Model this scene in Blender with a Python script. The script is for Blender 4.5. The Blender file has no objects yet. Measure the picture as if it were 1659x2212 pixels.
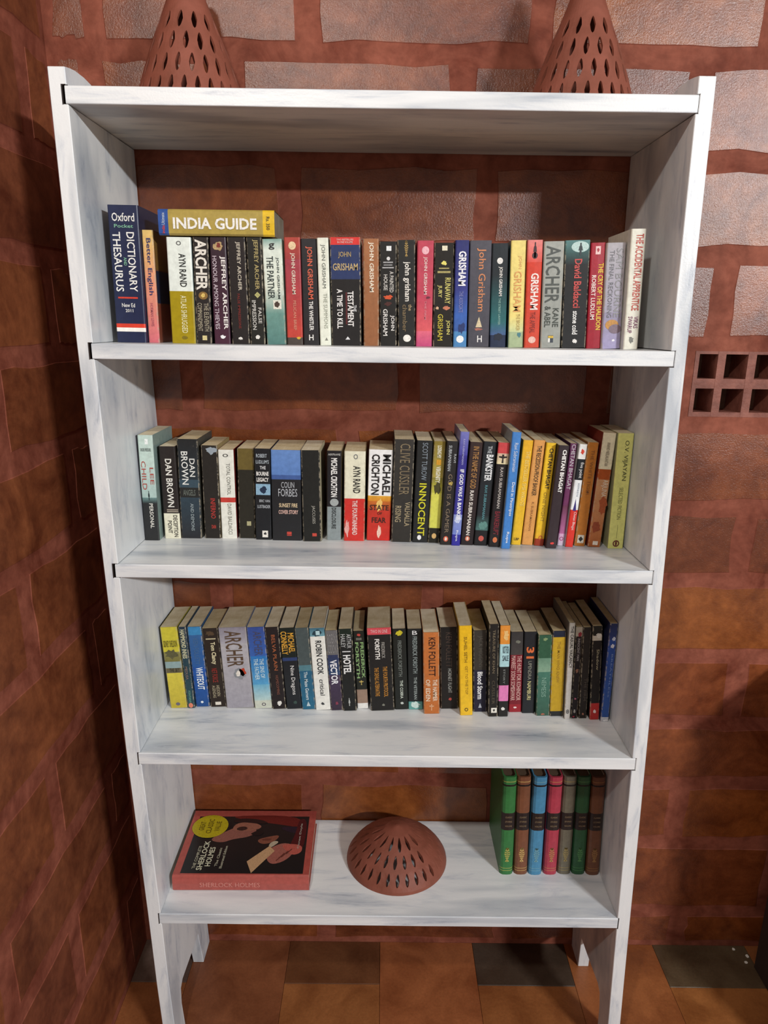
import bpy, bmesh, math, random
from mathutils import Vector, Matrix
random.seed(11)
C = bpy.context.scene.collection
S = bpy.context.scene
ZO = 0.385                                  # floor at z = 0

# ------------------------------------------------------------------ camera
cam = bpy.data.objects.new('camera', bpy.data.cameras.new('camera'))
C.objects.link(cam); S.camera = cam
cam.data.sensor_fit = 'HORIZONTAL'; cam.data.sensor_width = 36.0
cam.data.lens = 1509.06 * 36.0 / 1659.0
cam.data.clip_start = 0.05
R_ = Vector((0.999912601, -3.65561867e-05, 0.0132207433)).normalized()
U_ = Vector((-0.01275124, 0.26147447, 0.96512616)).normalized()
F_ = Vector((0.00349217, 0.96521039, -0.26145115)).normalized()
m = Matrix(((R_.x, U_.x, -F_.x), (R_.y, U_.y, -F_.y), (R_.z, U_.z, -F_.z))).to_4x4()
m.translation = Vector((0.49541725, -1.23038507, 1.2475998 + ZO))
cam.matrix_world = m

# ------------------------------------------------------------------ light
S.view_settings.view_transform = 'Standard'; S.view_settings.look = 'None'
S.view_settings.gamma = 1.0; S.view_settings.use_curve_mapping = False
S.view_settings.exposure = 0.0
world = bpy.data.worlds.new('world'); S.world = world; world.use_nodes = True
bg = world.node_tree.nodes['Background']
bg.inputs[0].default_value = (1.0, 0.93, 0.87, 1); bg.inputs[1].default_value = 0.31

def lamp(name, kind, loc, power, col, size=0.05, size_y=None, target=None):
    l = bpy.data.lights.new(name, kind); l.energy = power; l.color = col
    o = bpy.data.objects.new(name, l); C.objects.link(o); o.location = loc
    if kind == 'POINT': l.shadow_soft_size = size
    else:
        l.shape = 'RECTANGLE'; l.size = size; l.size_y = size_y
        d = Vector(target) - Vector(loc)
        o.rotation_euler = d.to_track_quat('-Z', 'Y').to_euler()
    return o
lamp('ceiling_bulb', 'POINT', (0.05, -1.55, 2.37 + ZO), 65, (1.0, 0.95, 0.88), 0.045)
lamp('tube_light', 'AREA', (3.55, -3.95, 2.5 + ZO), 195, (0.96, 0.98, 1.0), 0.6, 0.05, (0.5, 0.0, 1.0 + ZO))

# ------------------------------------------------------------------ helpers
def lin(h):
    if not isinstance(h, str): return tuple(h)
    h = h.lstrip('#')
    if len(h) == 3: h = ''.join(c * 2 for c in h)
    v = [int(h[i:i + 2], 16) / 255 for i in (0, 2, 4)]
    return tuple(x / 12.92 if x <= .04045 else ((x + .055) / 1.055) ** 2.4 for x in v)

def newmat(name):
    mt = bpy.data.materials.new(name); mt.use_nodes = True
    nt = mt.node_tree; b = nt.nodes['Principled BSDF']
    return mt, nt, b
def N(nt, t, **kw):
    n = nt.nodes.new(t)
    for k, v in kw.items():
        if hasattr(n, k): setattr(n, k, v)
        else: n.inputs[k].default_value = v
    return n
def noise(nt, co, scale, detail=4, rough=.6, dist=0.0, sc3=None):
    if sc3:
        mp = nt.nodes.new('ShaderNodeMapping'); mp.inputs['Scale'].default_value = sc3
        nt.links.new(co, mp.inputs[0]); co = mp.outputs[0]
    n = nt.nodes.new('ShaderNodeTexNoise'); n.inputs['Scale'].default_value = scale
    n.inputs['Detail'].default_value = detail; n.inputs['Roughness'].default_value = rough
    n.inputs['Distortion'].default_value = dist
    nt.links.new(co, n.inputs['Vector']); return n.outputs['Fac']
def ramp(nt, fac, stops):
    r = nt.nodes.new('ShaderNodeValToRGB'); nt.links.new(fac, r.inputs[0])
    el = r.color_ramp.elements
    while len(el) < len(stops): el.new(.5)
    for e, (p, c) in zip(el, stops):
        e.position = p; c = lin(c); e.color = (c[0], c[1], c[2], 1)
    return r.outputs[0]
def mix(nt, fac, a, b, mode='MIX'):
    n = nt.nodes.new('ShaderNodeMix'); n.data_type = 'RGBA'; n.blend_type = mode
    if hasattr(fac, 'node'): nt.links.new(fac, n.inputs[0])
    else: n.inputs[0].default_value = fac
    for s, i in ((a, 6), (b, 7)):
        if hasattr(s, 'node'): nt.links.new(s, n.inputs[i])
        else:
            c = lin(s); n.inputs[i].default_value = (c[0], c[1], c[2], 1)
    return n.outputs[2]
def bump(nt, b, h, strength, dist):
    n = nt.nodes.new('ShaderNodeBump'); n.inputs['Strength'].default_value = strength
    n.inputs['Distance'].default_value = dist
    nt.links.new(h, n.inputs['Height']); nt.links.new(n.outputs[0], b.inputs['Normal'])
def coords(nt, kind='Object'):
    return nt.nodes.new('ShaderNodeTexCoord').outputs[kind]
def geopos(nt): return nt.nodes.new('ShaderNodeNewGeometry').outputs['Position']

# painted white wood with greyish brush streaks
def mat_white(name, sc):
    mt, nt, b = newmat(name); co = geopos(nt)
    a = noise(nt, co, 1.0, 7, .68, .5, sc)
    b2 = noise(nt, co, 1.0, 3, .5, .3, tuple(s * .35 for s in sc))
    c = ramp(nt, a, [(.27, '#a4abb4'), (.39, '#cfd3d7'), (.49, '#dfe1e1'), (.8, '#e8e9e8')])
    c2 = ramp(nt, b2, [(.34, '#c6ccd4'), (.50, '#ffffff')])
    nt.links.new(mix(nt, .8, c, c2, 'MULTIPLY'), b.inputs['Base Color'])
    rr = nt.nodes.new('ShaderNodeMapRange'); rr.inputs['To Min'].default_value = .22; rr.inputs['To Max'].default_value = .5
    nt.links.new(b2, rr.inputs[0]); nt.links.new(rr.outputs[0], b.inputs['Roughness'])
    f = noise(nt, co, 260, 3, .6)
    bump(nt, b, mix(nt, .5, a, f), .25, .0015)
    return mt
M_white_h = mat_white('white_paint_along', (6, 34, 55))
M_white_v = mat_white('white_paint_upright', (45, 24, 8))

def mat_attr(name, rough, wear=0.0, spec=.5):
    mt, nt, b = newmat(name); co = coords(nt)
    at = N(nt, 'ShaderNodeAttribute', attribute_name='col').outputs['Color']
    n1 = noise(nt, co, 90, 4, .65)
    v = ramp(nt, n1, [(.3, '#c8c8c8'), (.7, '#ffffff')])
    c = mix(nt, .55, at, v, 'MULTIPLY')
    if wear:
        w = noise(nt, co, 1, 6, .75, .6, (420, 90, 90))
        wf = ramp(nt, w, [(.60, '#000'), (.68, '#fff')])
        w2 = ramp(nt, noise(nt, co, 45, 2, .5), [(.55, '#000'), (.68, '#fff')])
        mm = mix(nt, 1.0, wf, w2, 'MULTIPLY')
        al = nt.nodes.new('ShaderNodeAttribute'); al.attribute_name = 'col'
        we = ramp(nt, noise(nt, co, 1, 5, .7, .4, (160, 160, 110)), [(.46, '#000'), (.56, '#ccc')])
        ed = nt.nodes.new('ShaderNodeMath'); ed.operation = 'MULTIPLY'
        nt.links.new(we, ed.inputs[0]); nt.links.new(al.outputs['Alpha'], ed.inputs[1])
        c = mix(nt, mix(nt, .6, mm, '#000000', 'MIX'), c, '#8f8778')
        c = mix(nt, ed.outputs[0], c, '#a89c86')
    nt.links.new(c, b.inputs['Base Color'])
    b.inputs['Roughness'].default_value = rough
    b.inputs['Specular IOR Level'].default_value = spec
    bump(nt, b, n1, .12, .001)
    return mt
M_cover = mat_attr('printed_cover', .38, 0, .35)
M_worn = mat_attr('worn_printed_cover', .5, 1.0, .25)
M_gloss = mat_attr('laminated_cover', .22, 0, .5)
def mat_page():
    mt, nt, b = newmat('page_edges'); co = coords(nt)
    at = N(nt, 'ShaderNodeAttribute', attribute_name='col').outputs['Color']
    n = noise(nt, co, 1, 3, .6, 0, (2600, 30, 30))
    g = noise(nt, co, 30, 4, .6)
    c = mix(nt, .6, at, ramp(nt, n, [(.3, '#d2cab8'), (.7, '#ffffff')]), 'MULTIPLY')
    c = mix(nt, .7, c, ramp(nt, g, [(.35, '#d4c8b0'), (.7, '#ffffff')]), 'MULTIPLY')
    nt.links.new(c, b.inputs['Base Color']); b.inputs['Roughness'].default_value = .85
    return mt
M_page = mat_page()
_ink = {}
def ink(c, rough=.4):
    k = (c, rough)
    if k not in _ink:
        mt, nt, b = newmat('ink_' + c.strip('#')); co = geopos(nt)
        v = ramp(nt, noise(nt, co, 420, 3, .7), [(.3, '#b0b0b0'), (.62, '#ffffff')])
        nt.links.new(mix(nt, .6, c, v, 'MULTIPLY'), b.inputs['Base Color'])
        b.inputs['Roughness'].default_value = rough
        _ink[k] = mt
    return _ink[k]

def meshobj(name, verts, faces, mat, parent=None, cols=None, smooth=False):
    me = bpy.data.meshes.new(name); me.from_pydata([tuple(v) for v in verts], [], faces); me.update()
    if cols is not None:
        a = me.color_attributes.new('col', 'FLOAT_COLOR', 'CORNER')
        for p, fc in zip(me.polygons, cols):
            for li, k in zip(p.loop_indices, range(len(p.loop_indices))):
                c = fc[k] if isinstance(fc[0], (tuple, list)) else fc
                a.data[li].color = (c[0], c[1], c[2], c[3] if len(c) > 3 else 0)
    if smooth:
        for p in me.polygons: p.use_smooth = True
    me.materials.append(mat)
    o = bpy.data.objects.new(name, me); C.objects.link(o)
    if parent: o.parent = parent
    return o
def tag(o, label=None, cat=None, group=None, kind=None):
    if label: o['label'] = label
    if cat: o['category'] = cat
    if group: o['group'] = group
    if kind: o['kind'] = kind
    return o
def empty(name, loc, rot=(0, 0, 0)):
    o = bpy.data.objects.new(name, None); C.objects.link(o); o.location = loc; o.rotation_euler = rot
    o.empty_display_size = .05; return o
def boxdata(x0, x1, y0, y1, z0, z1):
    v = [(x, y, z) for z in (z0, z1) for y in (y0, y1) for x in (x0, x1)]
    f = [(0, 2, 3, 1), (4, 5, 7, 6), (0, 1, 5, 4), (1, 3, 7, 5), (3, 2, 6, 7), (2, 0, 4, 6)]
    return v, f
def boxobj(name, b, mat, parent=None, bevel=0, kind=None):
    v, f = boxdata(*b); o = meshobj(name, v, f, mat, parent)
    if bevel:
        bm = bmesh.new(); bm.from_mesh(o.data)
        bmesh.ops.bevel(bm, geom=list(bm.edges), offset=bevel, segments=2, affect='EDGES'); bm.to_mesh(o.data); bm.free()
    if kind: o['kind'] = kind
    return o
def lerp(a, b, t): return a + (b - a) * t
def interp(z, zs, xs):
    if z <= zs[0]: i = 0
    elif z >= zs[-1]: i = len(zs) - 2
    else: i = max(k for k in range(len(zs) - 1) if zs[k] <= z)
    t = (z - zs[i]) / (zs[i + 1] - zs[i]); return lerp(xs[i], xs[i + 1], t)

# ================================================================== ROOM
YW = 0.305                                   # back wall plane
def mat_wall(name, base, dark, light, rough, bs, fine, spec=.4, dist=.006):
    mt, nt, b = newmat(name); co = geopos(nt)
    at = N(nt, 'ShaderNodeAttribute', attribute_name='col').outputs['Color'] if base is None else None
    n1 = noise(nt, co, 7, 6, .65, .8); n2 = noise(nt, co, 38, 4, .6); n3 = noise(nt, co, fine, 4, .7)
    c = mix(nt, .9, at if at is not None else base, ramp(nt, n1, [(.32, dark), (.62, light)]), 'MULTIPLY')
    c = mix(nt, .55, c, ramp(nt, n2, [(.3, '#a89a94'), (.7, '#ffffff')]), 'MULTIPLY')
    nt.links.new(c, b.inputs['Base Color'])
    b.inputs['Roughness'].default_value = rough
    b.inputs['Specular IOR Level'].default_value = spec
    bump(nt, b, mix(nt, .35, n3, n2), bs, dist)
    return mt
M_mortar = mat_wall('painted_mortar', '#985845', '#b09488', '#ffffff', .7, .10, 90, .15)
M_brick = mat_wall('rough_laterite', None, '#a88a74', '#ffffff', .25, .55, 250, .6, .0020)
M_brick_side = mat_wall('smooth_laterite', None, '#a08070', '#ffffff', .6, .12, 110, .3)
M_recess = mat_wall('grille_recess', '#94705c', '#8c8078', '#ffffff', .8, .3, 90)  # mottled brown for the plate behind the vent openings

def wallmesh(name, rects, mat, axis, d0, th, lean=0.0, kind='structure'):
    V, Fc = [], []
    for (a0, a1, z0, z1) in rects:
        if axis == 'y': v, f = boxdata(a0, a1, d0, d0 + th, z0, z1)
        else: v, f = boxdata(d0 - th, d0, a0, a1, z0, z1)
        k = len(V); V += [(x - (z * lean if axis == 'x' else 0), y, z) for x, y, z in v]; Fc += [tuple(i + k for i in q) for q in f]
    o = meshobj(name, V, Fc, mat); o['kind'] = kind; return o
GX0, GX1, GZ0, GZ1 = 1.165, 1.560, 1.058 + ZO, 1.198 + ZO
XL = -0.130                                  # left wall at the floor
LEAN = 0.0163
wall_back = wallmesh('wall_back', [(-.35, 2.3, -.05, GZ0), (-.35, GX0, GZ0, GZ1), (GX1, 2.3, GZ0, GZ1), (-.35, 2.3, GZ1, 2.75)], M_mortar, 'y', YW, .14)
wall_left = wallmesh('wall_left', [(-1.6, YW + .02, -.05, 2.75)], M_mortar, 'x', XL, .14, LEAN)

BR_COL = ['#945027', '#8a4a28', '#985427', '#86482a', '#8f4e2b', '#98572b', '#80462a']
BR_SIDE = ['#8a4e2e', '#83492e', '#8f5230', '#7f462e', '#864d30']
def brick(parent, axis, a0, a1, z0, z1, mat, col, jit=.0045, proud=.0012):
    pts = []
    def edge(p, q, n):
        for i in range(n): pts.append((lerp(p[0], q[0], i / n), lerp(p[1], q[1], i / n)))
    edge((a0, z0), (a1, z0), 6); edge((a1, z0), (a1, z1), 3); edge((a1, z1), (a0, z1), 6); edge((a0, z1), (a0, z0), 3)
    P = [(x + random.uniform(-jit, jit), z + random.uniform(-jit, jit)) for x, z in pts]
    cx, cz = (a0 + a1) / 2, (z0 + z1) / 2
    n = len(P); V = []
    def w(a, z, d): return (a, YW - d, z) if axis == 'y' else (XL - z * LEAN + d, a, z)
    for a, z in P: V.append(w(a, z, -.002))
    for a, z in P: V.append(w(a + (cx - a) * .022, z + (cz - z) * .05, proud))
    V.append(w(cx, cz, proud + .0006))
    Fc = []
    for i in range(n):
        j = (i + 1) % n
        q = (i, j, n + j, n + i) if axis == 'y' else (i, n + i, n + j, j)
        Fc.append(q); Fc.append((n + i, n + j, 2 * n) if axis == 'y' else (n + j, n + i, 2 * n))
    c = lin(col); o = meshobj('brick', V, Fc, mat, parent, cols=[c] * len(Fc))
    o.data.materials.append(M_mortar)          # mortar smeared over the brick arrises
    for p in o.data.polygons:
        if len(p.vertices) == 4: p.material_index = 1
    return o
# course joints (centre heights, relative to the shelf datum) and the upright joints of each course
ZB = [2.30, 2.12, 1.935, 1.75, 1.567, 1.39, 1.21, 1.04, .85, .677, .482, .301, .13, -.05, -.27, -.385]
JB = [[.1, .57, 1.02, 1.5, 2.0], [.12, .58, 1.05, 1.53, 2.0], [-.07, .342, .79, 1.235, 1.70, 2.1], [-.08, .19, .643, 1.108, 1.55, 2.0], [-.12, .30, .70, 1.11, 1.57, 2.05],
      [-.08, .34, .77, 1.205, 1.67, 2.1], [.08, .55, .96, 1.60, 2.08], [-.06, .42, .93, 1.52, 2.0], [-.1, .40, .87, 1.328, 1.80, 2.22],
      [.12, .62, 1.07, 1.55, 2.02], [-.05, .43, .90, 1.365, 1.84], [.10, .57, 1.05, 1.52, 2.0], [-.08, .328, .80, 1.263, 1.75], [.1, .58, 1.06, 1.54, 2.0], [-.08, .36, .84, 1.31, 1.8]]
for k in range(len(ZB) - 1):
    z1, z0 = ZB[k] - .017 + ZO, ZB[k + 1] + .017 + ZO
    js = [-.24] + JB[k] + [2.3]
    for i in range(len(js) - 1):
        a0, a1 = js[i] + .021, js[i + 1] - .021
        if i == 0: a0 = XL - z0 * LEAN + .02
        if a1 - a0 < .03: continue
        if k == 6 and a1 > 1.1:
            if a0 < GX0 - .05: a1 = GX0 - .03
            elif a0 < GX1: continue
        col = random.choice(BR_COL)
        if i == 0 and k < 4: col = '#8a5138'
        brick(wall_back, 'y', a0, a1, z0, z1, M_brick, col)
# ventilation block set in the wall
M_grille = mat_wall('grille_clay', '#9c6252', '#a08278', '#ffffff', .6, .3, 110)
V, Fc = [], []
def addb(b):
    v, f = boxdata(*b); k = len(V); V.extend(v); Fc.extend(tuple(i + k for i in q) for q in f)
cols_x = [1.165, 1.174, 1.214, 1.231, 1.279, 1.297, 1.345, 1.363, 1.411, 1.429, 1.477, 1.495, 1.548, 1.560]
for i in range(0, len(cols_x), 2): addb((cols_x[i], cols_x[i + 1], YW - .001, YW + .075, GZ0, GZ1))
for (z0, z1) in ((1.058, 1.068), (1.119, 1.140), (1.192, 1.198)): addb((GX0, GX1, YW - .0005, YW + .072, z0 + ZO, z1 + ZO))
o = meshobj('ventilation_block', V, Fc, M_grille, wall_back)
boxobj('recess_back', (GX0, GX1, YW + .076, YW + .12, GZ0, GZ1), M_recess, wall_back)
# left wall: rising courses
ZLW = [2.30, 2.12, 1.93, 1.74, 1.55, 1.36, 1.18, 1.0, .812, .615, .42, .22, .05, -.15, -.385]
for k in range(len(ZLW) - 1):
    z1, z0 = ZLW[k] - .017 + ZO, ZLW[k + 1] + .017 + ZO
    off = -.05 if k % 2 == 0 else .19
    js = [off - .47 * 4 + .47 * t for t in range(6)]
    for i in range(len(js) - 1):
        a0, a1 = max(js[i] + .02, -1.58), min(js[i + 1] - .02, YW - .015)
        if a1 - a0 < .04: continue
        brick(wall_left, 'x', a0, a1, z0, z1, M_brick_side, random.choice(BR_SIDE))

# floor: terracotta tiles, grey cut tiles along the wall
def mat_tile():
    mt, nt, b = newmat('floor_tile'); co = geopos(nt)
    at = N(nt, 'ShaderNodeAttribute', attribute_name='col').outputs['Color']
    n1 = noise(nt, co, 9, 6, .6, .5); n2 = noise(nt, co, 160, 3, .7)
    c = mix(nt, .8, at, ramp(nt, n1, [(.3, '#b09a88'), (.65, '#ffffff')]), 'MULTIPLY')
    c = mix(nt, .3, c, ramp(nt, n2, [(.3, '#9a9a9a'), (.7, '#ffffff')]), 'MULTIPLY')
    nt.links.new(c, b.inputs['Base Color']); b.inputs['Roughness'].default_value = .42
    bump(nt, b, n2, .12, .002); return mt
M_tile = mat_tile(); M_grout = mat_wall('grout', '#5c3c2a', '#b0a098', '#ffffff', .8, .2, 120)
floor = boxobj('floor', (-.35, 2.3, -2.2, YW + .1, -.08, -.004), M_grout, kind='structure')
def tile(x0, x1, y0, y1, col):
    g = .0004; v, f = boxdata(x0 + g, x1 - g, y0 + g, y1 - g, -.01, 0)
    v = v[:4] + [(x + (.0005 if x < (x0 + x1) / 2 else -.0005), y + (.0005 if y < (y0 + y1) / 2 else -.0005), z) for x, y, z in v[4:]]
    v = v[:4] + [(a, b, -.0005) for a, b, _ in [boxdata(x0 + g, x1 - g, y0 + g, y1 - g, 0, 0)[0][i] for i in range(4)]] + v[4:]
    f = [(0, 2, 3, 1), (8, 9, 11, 10)] + [q for a in (0, 4) for q in ((a, a + 1, a + 5, a + 4), (a + 1, a + 3, a + 7, a + 5), (a + 3, a + 2, a + 6, a + 7), (a + 2, a, a + 4, a + 6))]
    return meshobj('tile', v, f, M_tile, floor, cols=[lin(col)] * len(f))
TX = [-.13, .012, .262, .506, .757, 1.007, 1.25, 1.502, 1.75, 2.0, 2.3]
TC = ['#9c6038', '#8e5636', '#a2673a', '#a4623a', '#9e6236', '#a66438', '#a86a38', '#9c6036', '#9c6038', '#9c6038']
for i in range(len(TX) - 1):
    cut = i in (0, 2, 4, 6, 8)
    y = YW
    rows = [y, y - .127] if cut else [y]
    while rows[-1] > -2.0: rows.append(rows[-1] - .2487)
    for r in range(len(rows) - 1):
        col = TC[i] if random.random() < .7 else random.choice(TC)
        if r == 1 and cut: col = TC[i]
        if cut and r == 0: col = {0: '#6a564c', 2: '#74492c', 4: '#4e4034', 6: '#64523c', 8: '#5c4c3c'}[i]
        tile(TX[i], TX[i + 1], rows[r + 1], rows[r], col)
# dark cabinet standing just right of the frame
mt, nt, b = newmat('dark_wood'); co = geopos(nt)
nt.links.new(ramp(nt, noise(nt, co, 1, 5, .6, .5, (30, 30, 4)), [(.3, '#1a1210'), (.7, '#33231c')]), b.inputs['Base Color']); b.inputs['Roughness'].default_value = .6
M_dark = mt
cab = tag(empty('side_cabinet', (1.74, .02, 0)), 'dark wooden cabinet at the right edge of the picture beside the brick wall', 'cabinet')
boxobj('cabinet_body', (-.245, .25, -.14, .22, .0, .86), M_dark, cab, .003)
boxobj('cabinet_top', (-.255, .26, -.15, .222, .861, .885), M_dark, cab, .003)
boxobj('door', (-.235, .24, -.156, -.141, .04, .84), M_dark, cab, .002)
# flakes of pale paint on the floor
mt, nt, b = newmat('paint_flake'); b.inputs['Base Color'].default_value = (.75, .7, .62, 1); b.inputs['Roughness'].default_value = .7
for (x, y, s, lab) in ((1.468, .292, .005, 'small pale paint flake lying closest to the back wall'), (1.494, .272, .006, 'pale paint flake on the grey cut tile, upper of a close pair'), (1.482, .252, .0055, 'pale paint flake on the grey cut tile, lower of a close pair')):
    n = 7; vv = []; 
    rr = [random.uniform(.6, 1.1) * s for _ in range(n)]
    for h in (0, .0012):
        for i in range(n): vv.append((rr[i] * math.cos(6.283 * i / n), rr[i] * math.sin(6.283 * i / n), h))
    ff = [tuple(reversed(range(n))), tuple(range(n, 2 * n))] + [(i, (i + 1) % n, n + (i + 1) % n, n + i) for i in range(n)]
    o = meshobj('paint_flake', vv, ff, mt); o.location = (x, y, .0003); tag(o, lab, 'debris', 'paint flakes on the floor')

# ================================================================== BOOKCASE
case = tag(empty('bookcase', (.5, .15, 0)), 'tall white-painted wooden bookcase with five shelves against a red brick wall', 'bookcase')
case_off = Vector((.5, .15, 0))
D = 0.3005
SZ = [1.6, 1.2067, .8065, .405, .008]; SH = .0258
LI = ([-.385, -.3, 0, .4, .8, 1.2, 1.63], [.042, .037, .029, .0155, .006, -.003, -.0068])
RI = ([-.385, -.29, 0, .227, .45, .93, 1.4, 1.63], [1.029, 1.026, 1.018, 1.0125, 1.0065, .9935, .986, .9825])
SL = [-.0098, -.0058, 0.0, .0119, .0255]; SR = [.9863, .9957, 1.004, 1.0148, 1.0194]
# side profile (y, z): front edge up, curved top, back edge down, foot cut-out
prof = [(0, -.385), (0, 1.626), (.02, 1.630), (.042, 1.633), (.0775, 1.6335), (.106, 1.631), (.15, 1.62), (.20, 1.606), (D, 1.600),
        (D, -.385), (.236, -.385), (.223, -.280), (.17, -.276), (.12, -.270), (.085, -.266), (.068, -.275), (.062, -.31), (.064, -.385)]
def upright(side):
    th = .0275; bm = bmesh.new()
    sgn = -1 if side == 'L' else 1
    va = [bm.verts.new((0, y, z)) for y, z in prof]; f = bm.faces.new(va)
    r = bmesh.ops.extrude_face_region(bm, geom=[f])
    for g in r['geom']:
        if isinstance(g, bmesh.types.BMVert): g.co.x += sgn * th
    bmesh.ops.recalc_face_normals(bm, faces=bm.faces)
    for z in [-.2 + .2 * i for i in range(10)]:
        bmesh.ops.bisect_plane(bm, geom=list(bm.verts) + list(bm.edges) + list(bm.faces), plane_co=(0, 0, z + .013), plane_no=(0, 0, 1))
    zs, xs = LI if side == 'L' else RI
    for v in bm.verts:
        v.co.x += interp(v.co.z, zs, xs); v.co.z += ZO; v.co -= case_off
    bmesh.ops.triangulate(bm, faces=[f for f in bm.faces if len(f.verts) > 4])
    me = bpy.data.meshes.new('upright'); bm.to_mesh(me); bm.free(); me.materials.append(M_white_v)
    o = bpy.data.objects.new('upright', me); C.objects.link(o); o.parent = case
    # housings cut for the shelf ends
    V, Fc = [], []
    for i, z in enumerate(SZ):
        g = .0046 if (side == 'L' and i < 3) else .0012
        x = (SL[i] - g) if side == 'L' else (SR[i] + g)
        xi_ = interp(z, zs, xs)
        b = (x, xi_ + .02, -.02, D + .02, z - SH - .0006, z + .0006) if side == 'L' else (xi_ - .02, x, -.02, D + .02, z - SH - .0006, z + .0006)
        v, f = boxdata(*b); k = len(V); V += [(p[0], p[1], p[2] + ZO) for p in v]; Fc += [tuple(j + k for j in q) for q in f]
    V = [tuple(Vector(p) - case_off) for p in V]
    cut = meshobj('cutter', V, Fc, M_dark, case)
    md = o.modifiers.new('housing', 'BOOLEAN'); md.object = cut; md.operation = 'DIFFERENCE'; md.solver = 'EXACT'; md.material_mode = 'TRANSFER'
    bv = o.modifiers.new('bevel', 'BEVEL'); bv.width = .0012; bv.segments = 1; bv.limit_method = 'ANGLE'
    bpy.context.view_layer.update()
    dg = bpy.context.evaluated_depsgraph_get()
    nm = bpy.data.meshes.new_from_object(o.evaluated_get(dg)); o.modifiers.clear(); o.data = nm
    bpy.data.objects.remove(cut)
    return o
upright('L'); upright('R')
for i, z in enumerate(SZ):
    n = 12; V = []; Fc = []
    for k in range(n + 1):                    # slightly uneven hand-planed boards
        x = lerp(SL[i], SR[i], k / n); dz = random.uniform(-.0003, .0003) if 0 < k < n else 0
        for (y, zz) in ((.0008, z - SH), (0, z - SH + .001), (0, z - .0014), (.0014, z), (D, z), (D, z - SH)):
            V.append((x - .5, y - .15, zz + ZO + (dz if zz < z - .002 else 0)))
    for k in range(n):
        for j in range(6):
            a, b2 = k * 6 + j, k * 6 + (j + 1) % 6
            Fc.append((a, a + 6, b2 + 6, b2))
    Fc.append(tuple(range(6))); Fc.append(tuple(reversed([n * 6 + j for j in range(6)])))
    o = meshobj('shelf', V, Fc, M_white_h, case)
    bm = bmesh.new(); bm.from_mesh(o.data); bmesh.ops.recalc_face_normals(bm, faces=bm.faces); bm.to_mesh(o.data); bm.free()

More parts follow.
